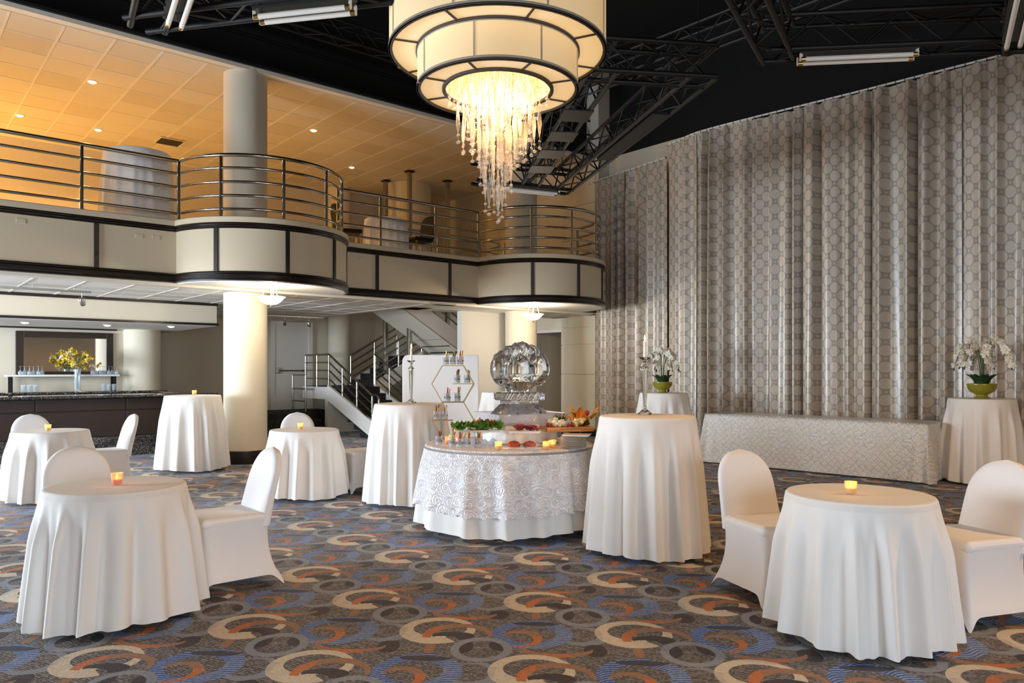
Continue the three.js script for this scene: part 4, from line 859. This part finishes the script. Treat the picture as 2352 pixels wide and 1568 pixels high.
// ---------------------------------------------------------------- small table things
M.flameTip = glow(0xffd9a0, 10);
function votive(label, x, d, y, rose = false, I = 0.03) {
  const o = thing('votive_candle', label, 'candle', 'glass votive candles', W(x, d, y));
  mesh('cup', lathe([[0, 0.001], [0.024, 0.001], [0.027, 0.006], [0.033, 0.068], [0.031, 0.068], [0.025, 0.009], [0, 0.008]], 20), rose ? M.votiveRose : M.votive, o);
  mesh('wax', tr(new THREE.CylinderGeometry(0.024, 0.023, 0.024, 16), 0, 0.022, 0), M.candle, o);
  mesh('flame', lathe([[0, 0.036], [0.005, 0.041], [0.0055, 0.047], [0.003, 0.056], [0, 0.064]], 8), M.flame, o);
  const l = new THREE.PointLight(AMBER, I); l.position.set(0, 0.05, 0); l.shadow.radius = 0.2; l.castShadow = true; o.add(l);
}
votive('votive candle on the right foreground table', 1.84, 4.07, LOW + 0.006);
votive('rosy votive candle on the left foreground table', -2.32, 4.40, LOW + 0.006, true);
votive('votive candle on the table at the far left', -5.14, 8.3, LOW + 0.006);
votive('votive candle on the table in front of the door steps', -2.4, 8.5, LOW + 0.006);
votive('votive candle on the cocktail table between bar and column', -4.58, 10.8, HIGH + 0.006);
votive('votive candle at the front edge of the buffet, left of the sauce dishes', -0.115, 6.33, BY);
votive('votive candle on the buffet, left one of the close pair by the plates', 0.29, 6.36, BY);
votive('votive candle on the buffet, right one of the close pair by the plates', 0.35, 6.48, BY);
votive('votive candle on the buffet behind the leftmost front cup', -0.58, 6.82, BY, true, 0.02);
votive('votive candle on the buffet between the front cups', -0.5, 6.78, BY, true, 0.02);
function candlestick(label, x, d, y) {
  const o = thing('candlestick', label, 'candlestick', 'tall glass candlesticks', W(x, d, y));
  mesh('foot', lathe([[0, 0], [0.058, 0], [0.056, 0.008], [0.035, 0.028], [0.016, 0.045], [0, 0.046]], 8), M.solidGlass, o);
  mesh('knop', [ball(0.018, 0, 0.056, 0, 1, 0.8, 1, 12, 8), ball(0.022, 0, 0.395, 0, 1, 0.5, 1, 12, 8), ball(0.017, 0, 0.415, 0, 1, 0.8, 1, 12, 8)], M.solidGlass, o);
  mesh('stem', lathe([[0, 0.066], [0.013, 0.066], [0.027, 0.36], [0.034, 0.385], [0.02, 0.39], [0, 0.39]], 8), M.solidGlass, o);
  mesh('drip_pan', lathe([[0, 0.425], [0.012, 0.425], [0.016, 0.44], [0.048, 0.462], [0.046, 0.466], [0.014, 0.448], [0, 0.446]], 10), M.solidGlass, o);
  mesh('taper', lathe([[0, 0.447], [0.0135, 0.447], [0.0115, 0.595], [0.006, 0.602], [0, 0.602]], 14), M.candle, o);
  mesh('wick', rod(v(0, 0.6, 0), v(0, 0.612, 0), 0.0012, 4), M.tapedark, o);
  mesh('flame', lathe([[0, 0.606], [0.006, 0.613], [0.0075, 0.622], [0.004, 0.638], [0, 0.652]], 10), M.flame, o);
  const l = new THREE.PointLight(AMBER, 0.35); l.position.set(0, 0.625, 0); l.shadow.radius = 0.3; l.castShadow = true; o.add(l);
}
candlestick('tall glass candlestick with lit taper on the cocktail table right of the buffet', 1.085, 6.12, HIGH + 0.006);
candlestick('tall glass candlestick with lit taper on the cocktail table left of the buffet', -1.10, 8.18, HIGH + 0.006);
// orchids
M.celadon = phys(0x8a8420, 0.3, { clearcoat: 0.6 });
M.leaf = std(0x24401c, 0.5); M.stem = std(0x49602c, 0.6); M.petal = phys(0xf4eedd, 0.7, { transmission: 0.15, thickness: 0 });
M.bud = std(0x3d3a1c, 0.7); M.moss = std(0x2c2818, 0.95);
const blossomGeo = (() => { const g = []; for (let i = 0; i < 5; i++) { const a = i * TAU / 5 + 0.3, b = ball(0.024, 0, 0, 0, 1, 0.78, 0.16, 8, 5); b.rotateX(0.25); b.translate(0.02, 0, 0); b.rotateZ(a); g.push(b); } g.push(ball(0.008, 0, 0, 0.008, 1, 1, 1, 6, 5)); return merge(g); })();
const leafGeo = (() => { const g = grid(8, 8, (u, w) => { const x = (u - 0.5) * 2, L = 0.17, k = Math.sin(PI * Math.min(0.985, 0.1 + 0.9 * w)); return [x * 0.055 * Math.pow(k, 0.6), L * w - 0.03 * w * w, 0.1 * w * w + 0.02 * (1 - x * x)]; }); const b = g.clone(); b.translate(0, 0, -0.004); return merge([g, b]); })();
function orchid(label, x, d, y, sc, sd) {
  const o = thing('potted_orchid', label, 'plant', 'white orchids in green bowls', W(x, d, y)); o.scale.setScalar(sc);
  mesh('bowl', lathe([[0, 0], [0.085, 0], [0.085, 0.008], [0.06, 0.02], [0.055, 0.04], [0.075, 0.05], [0.12, 0.075], [0.145, 0.11], [0.152, 0.15], [0.158, 0.168], [0.15, 0.17], [0.14, 0.13], [0, 0.12]], 32), M.celadon, o);
  mesh('moss', ball(0.138, 0, 0.135, 0, 1, 0.2, 1, 16, 6), M.moss, o);
  for (let i = 0; i < 7; i++) { const m = mesh('leaf', leafGeo, M.leaf, o), a = i * 0.9 + sd; m.position.set(0.05 * Math.sin(a), 0.14, 0.05 * Math.cos(a)); m.rotation.set(0.0, a, 0); }
  for (let k = 0; k < 8; k++) {
    const a = k * TAU / 8 + sd * 0.7, R = 0.24 + 0.06 * Math.sin(k * 2.3 + sd), top = 0.62 + 0.05 * Math.sin(k * 1.9), c = Math.cos(a), q = Math.sin(a), end = 0.34 + 0.05 * Math.sin(k * 3.1);
    const cv = new THREE.CatmullRomCurve3([v(c * 0.02, 0.14, q * 0.02), v(c * 0.03, 0.42, q * 0.03), v(c * 0.09, top - 0.03, q * 0.09), v(c * R * 0.62, top, q * R * 0.62), v(c * R * 0.95, top - 0.1, q * R * 0.95), v(c * (R + 0.06), end, q * (R + 0.06))]);
    const s = mesh('stem', new THREE.TubeGeometry(cv, 28, 0.004, 6), M.stem, o);
    for (let i = 0; i < 8; i++) { const p = cv.getPoint(0.5 + 0.46 * i / 7), m = mesh('blossom', blossomGeo, M.petal, s); m.position.copy(p).add(v(rr(-0.025, 0.025), rr(-0.015, 0.02), rr(-0.025, 0.025))); m.rotation.set(rr(-0.5, 0.5), a * 0 + rr(-0.9, 0.9), rr(0, 6)); m.scale.setScalar(rr(0.95, 1.25)); }
    const e = cv.getPoint(1); mesh('bud', ball(0.012, e.x, e.y, e.z, 0.8, 1.1, 0.8, 6, 5), M.bud, s);
  }
}
orchid('white orchid in an olive-green bowl at the right edge', 6.02, 9.6, HIGH + 0.006, 1.1, 0.4);
orchid('white orchid in an olive-green bowl by the corner of the drapes', 2.40, 11.95, HIGH + 0.006, 1.02, 1.9);
// bar top: vase of yellow and white blossoms, tumblers, wine glasses
{
  const vp = P(2.85, 15.5, 1.052), o = thing('glass_vase', 'tall clear glass vase behind the bar', 'vase', null, vp);
  mesh('body', lathe([[0, 0.002], [0.055, 0.002], [0.055, 0.40], [0.051, 0.40], [0.051, 0.025], [0, 0.02]], 28), M.ware, o);
  const f = thing('flower_arrangement', 'loose yellow and white blossoms in the glass vase', 'flowers', null, vp.clone().add(v(0, 0.004, 0)));
  const yel = [std(0xc9a516, 0.8), std(0xd9bd3a, 0.8), std(0xe6dccb, 0.8), std(0x8b8a2a, 0.8)];
  const tuft = (() => { const g = []; for (let i = 0; i < 9; i++) g.push(ball(0.016, 0.03 * Math.cos(i * 2.4) * (i / 9), 0.02 * Math.sin(i * 3.7), 0.03 * Math.sin(i * 2.4) * (i / 9), 1, 0.7, 1, 6, 4)); return merge(g); })();
  for (let i = 0; i < 30; i++) {
    const a = rnd() * TAU, R = rr(0.08, 0.36) * (i < 4 ? 1.25 : 1), top = 0.78 - R * 0.75 + rr(-0.06, 0.06), c = Math.cos(a), q = Math.sin(a);
    const cv = new THREE.CatmullRomCurve3([v(-c * 0.02, 0.03, -q * 0.02), v(c * 0.03, 0.36, q * 0.03), v(c * R * 0.6, top - 0.02, q * R * 0.6), v(c * R, top, q * R)]);
    const s = mesh('stem', new THREE.TubeGeometry(cv, 14, 0.0025, 5), M.stem, f);
    for (let k = 0; k < 6; k++) { const p = cv.getPoint(0.55 + 0.45 * k / 5), m = mesh('blossom', tuft, yel[Math.floor(rnd() * 3.3)], s); m.position.copy(p).add(v(rr(-0.03, 0.03), rr(-0.02, 0.03), rr(-0.03, 0.03))); m.rotation.set(rnd() * 3, rnd() * 3, rnd() * 3); m.scale.setScalar(rr(0.7, 1.2)); }
  }
  const tum = lathe([[0, 0.002], [0.034, 0.002], [0.038, 0.12], [0.036, 0.12], [0.032, 0.012], [0, 0.01]], 18);
  for (const [s, w, n] of [[2.02, 'left', 3], [3.28, 'right', 3]]) for (let i = 0; i < n; i++) solo('tumbler', tum, M.ware, `clear tumbler in the row of three at the ${w} end of the back counter`, 'glass', `tumblers at the ${w} end of the back counter`, P(s + i * 0.09, 15.55, 1.052));
  for (const [s, w, n] of [[2.0, 'left', 6], [3.14, 'right', 7]]) for (let i = 0; i < n; i++) solo('wine_glass', stemGeo(), M.ware, `upturned wine glass in the row at the ${w} end of the white shelf`, 'glass', `wine glasses at the ${w} end of the shelf`, P(s + (i >> 0) * 0.068, 15.72 + (i % 2) * 0.05, 1.354));
}
function stemGeo() { return stemGeo.g ??= lathe([[0, 0.15], [0.032, 0.15], [0.032, 0.147], [0.004, 0.142], [0.004, 0.085], [0.012, 0.075], [0.033, 0.05], [0.036, 0.03], [0.031, 0.0], [0.029, 0.0], [0.034, 0.03], [0.031, 0.05], [0.004, 0.078]], 18); }

// hexagonal shelf stand
{
  const o = thing('hexagon_stand', 'gold wire stand of two stacked hexagons with shelves of vegetable cups', 'stand', null, W(-0.575, 7.3, BY), 0.12);
  const a = 0.205, hh = a * Math.sqrt(3) / 2;
  const hex = (cy) => [[-a / 2, -hh], [a / 2, -hh], [a, 0], [a / 2, hh], [-a / 2, hh], [-a, 0]].map(([x, y]) => [x, y + cy]);
  for (const [k, cy] of [[0, hh], [1, hh * 3]]) { const h = hex(cy); for (const z of [-0.055, 0.055]) for (let i = 0; i < 6; i++) { const p = h[i], q = h[(i + 1) % 6]; mesh('frame_bar', bar(v(p[0], p[1] + 0.006, z), v(q[0], q[1] + 0.006, z), 0.008, 0.008), M.goldWire, o); } }
  for (const [x0, x1, y] of [[-a / 2, a / 2, hh * 4], [0, a, hh * 3], [-a / 2, a / 2, hh * 2], [-a, 0, hh]]) mesh('shelf', box(x1 - x0, 0.006, 0.115, (x0 + x1) / 2, y + 0.006, 0), M.goldWire, o);
}
// vegetable cups
M.dip = std(0xf0e8d0, 0.6); const VEG = [std(0xa9c24a, 0.6), std(0xe0702a, 0.6), std(0xb5301c, 0.5), std(0x3d6b2a, 0.6), std(0xe9d9a0, 0.6), std(0xcf4a1e, 0.6)];
M.tomato = phys(0xb32414, 0.3); M.broc = std(0x3a5a2c, 0.9);
const cupGeo = lathe([[0, 0.002], [0.029, 0.002], [0.033, 0.085], [0.0315, 0.085], [0.0275, 0.008], [0, 0.007]], 18), stickGeo = rbox(0.0095, 0.11, 0.0095, 0, 0.055, 0, 0.002, 1), dipGeo = lathe([[0, 0.009], [0.026, 0.009], [0.027, 0.026], [0, 0.029]], 14), tomGeo = ball(0.0115, 0, 0, 0, 1, 1, 1, 10, 8), brocGeo = merge([ball(0.011, 0, 0.004, 0, 1, 1, 1, 6, 5), ball(0.009, 0.008, 0, 0.003, 1, 1, 1, 6, 5), ball(0.009, -0.007, 0.001, 0.004, 1, 1, 1, 6, 5)]);
function vegCup(label, p, sd) {
  const o = thing('vegetable_cup', label, 'cup', 'glass cups of vegetable sticks', p);
  mesh('glass', cupGeo, M.ware, o); mesh('dip', dipGeo, M.dip, o);
  for (let i = 0; i < 5; i++) { const m = mesh('vegetable_stick', stickGeo, VEG[(i * 2 + sd) % 6], o), a = i * 1.26 + sd; m.position.set(0.008 * Math.cos(a), 0.027, 0.008 * Math.sin(a)); m.rotation.set(0.17 * Math.sin(a), a, -0.17 * Math.cos(a)); m.scale.y = 0.85 + 0.25 * hash(i, sd); }
  for (let i = 0; i < 2; i++) { const m = mesh('tomato', tomGeo, M.tomato, o); m.position.set(0.017 * Math.cos(i * 2.9 + sd), 0.045 + 0.02 * i, 0.017 * Math.sin(i * 2.9 + sd)); const b = mesh('broccoli', brocGeo, M.broc, o); b.position.set(0.018 * Math.cos(i * 2.5 + sd + 1.5), 0.04, 0.018 * Math.sin(i * 2.5 + sd + 1.5)); }
}
{
  const sp = W(-0.575, 7.3, BY), S = (x, y, z = 0) => { const q = v(x, y + 0.011, z).applyAxisAngle(v(0, 1, 0), 0.12); return sp.clone().add(q); }, hh = 0.205 * Math.sqrt(3) / 2;
  vegCup('left cup of vegetable sticks on the top shelf of the gold stand', S(-0.067, hh * 4), 0); vegCup('middle cup of vegetable sticks on the top shelf of the gold stand', S(0.003, hh * 4), 1); vegCup('right cup of vegetable sticks on the top shelf of the gold stand', S(0.072, hh * 4), 2);
  vegCup('left cup on the right-hand middle shelf of the upper hexagon', S(0.04, hh * 3), 3); vegCup('right cup on the right-hand middle shelf of the upper hexagon', S(0.14, hh * 3), 4);
  vegCup('left cup on the shelf between the two gold hexagons', S(-0.055, hh * 2), 5); vegCup('right cup on the shelf between the two gold hexagons', S(0.045, hh * 2), 6);
  vegCup('left cup on the low shelf of the lower hexagon', S(-0.16, hh), 7); vegCup('right cup on the low shelf of the lower hexagon', S(-0.08, hh), 8);
  vegCup('leftmost cup of vegetable sticks on the buffet cloth', W(-0.655, 6.70, BY), 9);
  vegCup('second cup from the left at the front of the buffet cloth', W(-0.525, 6.56, BY), 10);
  vegCup('third cup from the left at the front of the buffet cloth', W(-0.455, 6.50, BY), 11);
  vegCup('fourth cup from the left at the front of the buffet cloth', W(-0.385, 6.50, BY), 12);
  vegCup('rightmost cup with a red tomato at the front of the buffet cloth', W(-0.295, 6.52, BY), 13);
  vegCup('cup of celery and carrot sticks behind the front row on the buffet', W(-0.545, 6.84, BY), 14);
}
// platters on upturned glasses
const glassUnder = (x, d, where, grp) => solo('wine_glass', stemGeo(), M.ware, `upturned wine glass holding up ${where}`, 'glass', grp, W(x, d, BY)).scale.set(1, 0.8, 1);
for (const [x, d] of [[-0.42, 6.78], [-0.33, 6.62], [-0.24, 6.62], [-0.17, 6.74]]) glassUnder(x, d, 'the vegetable platter', 'glasses under the vegetable platter');
for (const [x, d] of [[0.03, 6.58], [0.2, 6.58]]) glassUnder(x, d, 'the meat platter', 'glasses under the meat platter');
for (const [x, d] of [[0.36, 6.72], [0.48, 6.62], [0.62, 6.78], [0.5, 6.95]]) glassUnder(x, d, 'the wooden cheese board', 'glasses under the cheese board');
const PY = BY + 0.122;
function platter(label, x, d, w, dp, turn) { solo('platter', [rbox(w, 0.012, dp, 0, 0.006, 0, 0.005, 1), rbox(w * 1.08, 0.006, dp * 1.1, 0, 0.017, 0, 0.003, 1)], M.china, label, 'platter', null, W(x, d, PY), turn); }
platter('white platter of raw vegetables on a bed of kale', -0.30, 6.70, 0.36, 0.22, 0.15);
platter('white platter of sliced cured meats', 0.115, 6.60, 0.27, 0.15, -0.1);
M.kale = [std(0x5c8c2a, 0.8), std(0x84ad3e, 0.8), std(0x446d22, 0.8)];
const kaleGeo = grid(10, 5, (u, w) => { const a = (u - 0.5) * 2.6, r = 0.062 * w, f = 0.016 * w * Math.sin(u * 40); return [r * Math.sin(a), 0.012 + 0.02 * w + f, r * Math.cos(a)]; });
{ // one head of kale laid round the platter
  const k = thing('kale_bed', 'frilled green kale lining the vegetable platter', 'vegetable', null, W(-0.30, 6.70, PY + 0.016), 0.15);
  for (let i = 0; i < 34; i++) { const m = mesh('leaf', kaleGeo, M.kale[i % 3], k), a = i / 34 * TAU; m.position.set(0.175 * Math.cos(a) * rr(0.7, 1), rr(0, 0.02), 0.09 * Math.sin(a) * rr(0.7, 1)); m.scale.setScalar(rr(1, 1.35)); m.rotation.set(rr(-0.7, 0.1), PI / 2 - a + rr(-0.5, 0.5), rr(-0.3, 0.3)); }
  const place = (n, name, geo, mat, label, cat, grp, x0, x1, s0, s1) => { for (let i = 0; i < n; i++) { const q = v(rr(x0, x1), PY + 0.045 + rr(0, 0.05), rr(-0.05, 0.055)).applyAxisAngle(v(0, 1, 0), 0.15), m = solo(name, geo, mat, label, cat, grp, W(-0.30 + q.x, 6.70 - q.z, q.y)); m.rotation.set(rnd() * 3, rnd() * 3, rnd() * 3); m.scale.setScalar(rr(s0, s1)); } };
  const caul = merge([ball(0.014, 0, 0, 0, 1, 1, 1, 7, 5), ball(0.012, 0.012, 0.003, 0.004, 1, 1, 1, 7, 5), ball(0.012, -0.01, 0.002, 0.008, 1, 1, 1, 7, 5), ball(0.011, 0.002, 0.008, -0.011, 1, 1, 1, 7, 5)]);
  place(9, 'cauliflower_floret', caul, std(0xeadcae, 0.9), 'pale cauliflower floret on the vegetable platter', 'vegetable', 'cauliflower florets on the platter', -0.13, -0.04, 0.9, 1.2);
  place(14, 'carrot_stick', rbox(0.012, 0.06, 0.012, 0, 0, 0, 0.003, 1), std(0xd9622a, 0.6), 'orange carrot stick on the vegetable platter', 'vegetable', 'carrot sticks on the platter', -0.06, 0.03, 0.9, 1.2);
  place(6, 'cherry_tomato', ball(0.014), M.tomato, 'red cherry tomato on the vegetable platter', 'vegetable', 'tomatoes on the platter', 0.05, 0.13, 0.9, 1.15);
  place(8, 'broccoli_floret', caul, M.broc, 'dark green broccoli floret on the vegetable platter', 'vegetable', 'broccoli florets on the platter', 0.0, 0.1, 0.9, 1.3);
  place(6, 'celery_stick', rbox(0.01, 0.07, 0.012, 0, 0, 0, 0.003, 1), std(0xb6c46a, 0.6), 'pale green celery stick on the vegetable platter', 'vegetable', 'celery sticks on the platter', 0.06, 0.14, 0.8, 1.1);
  const ham = grid(8, 4, (u, w) => { const a = u * 4.4, r = 0.004 + 0.03 * w; return [r * Math.cos(a), 0.028 * w + 0.004 * Math.sin(u * 25), r * Math.sin(a)]; }), hm = [std(0x963c3c, 0.5), std(0xb05a54, 0.5)];
  for (let i = 0; i < 16; i++) { const m = solo('ham_slice', ham, hm[i % 2], i < 8 ? 'folded dark ham slice in the left pile on the meat platter' : 'folded dark ham slice in the right pile on the meat platter', 'meat', i < 8 ? 'left pile of ham slices' : 'right pile of ham slices', W((i < 8 ? 0.05 : 0.18) + rr(-0.045, 0.045), 6.60 + rr(-0.035, 0.035), PY + 0.022)); m.scale.setScalar(rr(1.1, 1.5)); m.rotation.set(rr(-0.3, 0.3), rnd() * 6, rr(-0.3, 0.3)); }
}
// cheese board
{
  const b = boxUV(rbox(0.44, 0.04, 0.24, 0, 0.02, 0, 0.006, 2)), uv = b.attributes.uv; for (let i = 0; i < uv.count; i++) uv.setXY(i, uv.getX(i) * 2, uv.getY(i) * 2);
  const c = W(0.50, 6.80), tn = 0.22;
  solo('wooden_board', b, M.board, 'thick wooden cheese board on upturned glasses', 'board', null, c.clone().setY(PY), tn);
  const at = (x, y, z) => c.clone().setY(PY + 0.042 + y).add(v(x, 0, z).applyAxisAngle(v(0, 1, 0), tn));
  const cube = rbox(0.023, 0.023, 0.023, 0, 0, 0, 0.002, 1), cheeses = [std(0xeadca0, 0.6), std(0xe9a83c, 0.6), std(0xf0ead6, 0.6)];
  const pile = (n, mat, lab, grp, x0, x1, z0, z1, hgt) => { for (let i = 0; i < n; i++) { const m = solo('cheese_cube', cube, cheeses[mat], lab, 'cheese', grp, at(rr(x0, x1), 0.013 + rr(0, hgt * 1.25), rr(z0, z1))); m.rotation.set(rr(-0.2, 0.2), rnd() * 3, rr(-0.2, 0.2)); } };
  pile(22, 2, 'small white cheese cube on the wooden board', 'white cheese cubes', -0.13, -0.04, -0.02, 0.08, 0.03);
  pile(18, 0, 'pale yellow cheese cube behind the white ones on the board', 'pale yellow cheese cubes', -0.16, -0.06, -0.09, -0.02, 0.045);
  pile(30, 0, 'pale cheese cube in the right-hand heap on the board', 'right heap of cheese cubes', 0.03, 0.14, -0.02, 0.09, 0.04);
  pile(16, 1, 'orange cheddar cube on the board', 'orange cheese cubes', 0.05, 0.16, -0.09, -0.02, 0.045);
  const straw = lathe([[0, -0.018], [0.01, -0.01], [0.015, 0.004], [0.01, 0.014], [0, 0.016]], 12), sm_ = std(0x8e1422, 0.4);
  for (const [x, z, l] of [[-0.2, 0.06, 'leftmost strawberry at the edge of the wooden board'], [-0.175, 0.09, 'second strawberry from the left on the wooden board'], [-0.02, 0.1, 'strawberry just left of the right cheese heap'], [0.015, 0.1, 'strawberry touching the right cheese heap']]) { const m = solo('strawberry', straw, sm_, l, 'fruit', 'strawberries on the board', at(x, 0.018, z)); m.rotation.set(PI, 0.4, 0.2); m.scale.setScalar(1.15); }
  const gr = std(0x3a1a24, 0.35);
  for (let i = 0; i < 20; i++) solo('grape', ball(0.011), gr, 'dark red grape in the bunch at the right end of the board', 'fruit', 'dark grapes on the board', at(0.175 + rr(-0.03, 0.035), 0.012 + rr(0, 0.035), rr(-0.04, 0.06)));
  // carved melon flower with pineapple leaves behind the board
  const f = thing('carved_fruit_flower', 'carved melon flower with orange petals behind the cheese', 'fruit', null, at(0.16, 0.0, -0.07));
  mesh('melon_base', lathe([[0, 0], [0.06, 0.005], [0.075, 0.04], [0.06, 0.075], [0, 0.08]], 18), std(0xb9b06a, 0.6), f);
  const pet = grid(6, 8, (u, w) => { const x = (u - 0.5) * 2, k = Math.sin(PI * Math.min(0.97, 0.15 + 0.85 * w)); return [x * 0.028 * k, 0.13 * w, 0.05 * w * w + 0.012 * x * x]; });
  const pm = [std(0xe07a22, 0.6), std(0xb7a33c, 0.6), std(0xd98a34, 0.6)];
  for (let i = 0; i < 10; i++) { const m = mesh('petal', pet, pm[i % 3], f), a = i / 10 * TAU; m.position.set(0.035 * Math.sin(a) + (i % 2 ? 0.05 : -0.03), 0.06, 0.035 * Math.cos(a)); m.rotation.set(0.25 + 0.35 * (i % 3), a, 0, 'YXZ'); }
  mesh('centre', [ball(0.022, -0.03, 0.12, 0.02), ball(0.022, 0.05, 0.115, 0.02)], std(0x9a2a1c, 0.5), f);
  const pl = thing('pineapple_crown', 'spiky green pineapple crown behind the cheese board', 'fruit', null, at(-0.03, 0, -0.10));
  for (let i = 0; i < 22; i++) { const a = i * 2.4, t = 0.35 + 0.5 * (i / 22); mesh('leaf', rod(v(0, 0, 0), v(0.11 * Math.sin(t) * Math.cos(a), 0.115 * Math.cos(t) + 0.01, 0.11 * Math.sin(t) * Math.sin(a)), 0.008, 4, 0.0008), M.leaf, pl); }
}
// sauce dishes, plates
{
  solo('serving_tray', [rbox(0.33, 0.008, 0.13, 0, 0.004, 0, 0.003, 1)], M.china, 'flat white tray under the two sauce dishes', 'tray', null, W(0.085, 6.42, BY));
  for (const [x, l, c, fl] of [[0.015, 'small bowl of orange-red relish at the front of the buffet', 0xa3401a, 0], [0.15, 'small mound of pink sliced meat at the front of the buffet', 0x9c4a48, 1]]) {
    const o = thing('relish_dish', l, 'dish', null, W(x, 6.42, BY + 0.009));
    mesh('plate', lathe([[0, 0], [0.045, 0.001], [0.058, 0.008], [0.057, 0.011], [0.04, 0.004], [0, 0.003]], 24), M.china, o);
    const g = ball(0.056, 0, 0.024, 0, 1, 0.6, 0.75, 16, 10), p = g.attributes.position; for (let i = 0; i < p.count; i++) { const k = 1 + (fl ? 0.16 : 0.06) * noise.noise(p.getX(i) * 60, p.getY(i) * 60, p.getZ(i) * 60 + fl); p.setXYZ(i, p.getX(i) * k, 0.02 + (p.getY(i) - 0.02) * k, p.getZ(i) * k); } g.computeVertexNormals();
    mesh('food', g, phys(c, 0.35), o);
  }
  const pg = lathe([[0, 0], [0.07, 0], [0.112, 0.009], [0.111, 0.012], [0.07, 0.004], [0, 0.004]], 36);
  for (let i = 0; i < 12; i++) solo('plate', pg, M.china, 'white plate in the stack at the right end of the buffet', 'plate', 'stack of white plates on the buffet', W(0.53, 6.47, BY + i * 0.0082));
  solo('square_dish', [rbox(0.22, 0.008, 0.15, 0, 0.004, 0, 0.003, 1), rbox(0.24, 0.006, 0.17, 0, 0.012, 0, 0.003, 1)], M.china, 'shallow white dish lying on the plate stack', 'dish', null, W(0.56, 6.48, BY + 12 * 0.0082 + 0.006), -0.2);
}
renderer.render(scene, camera);
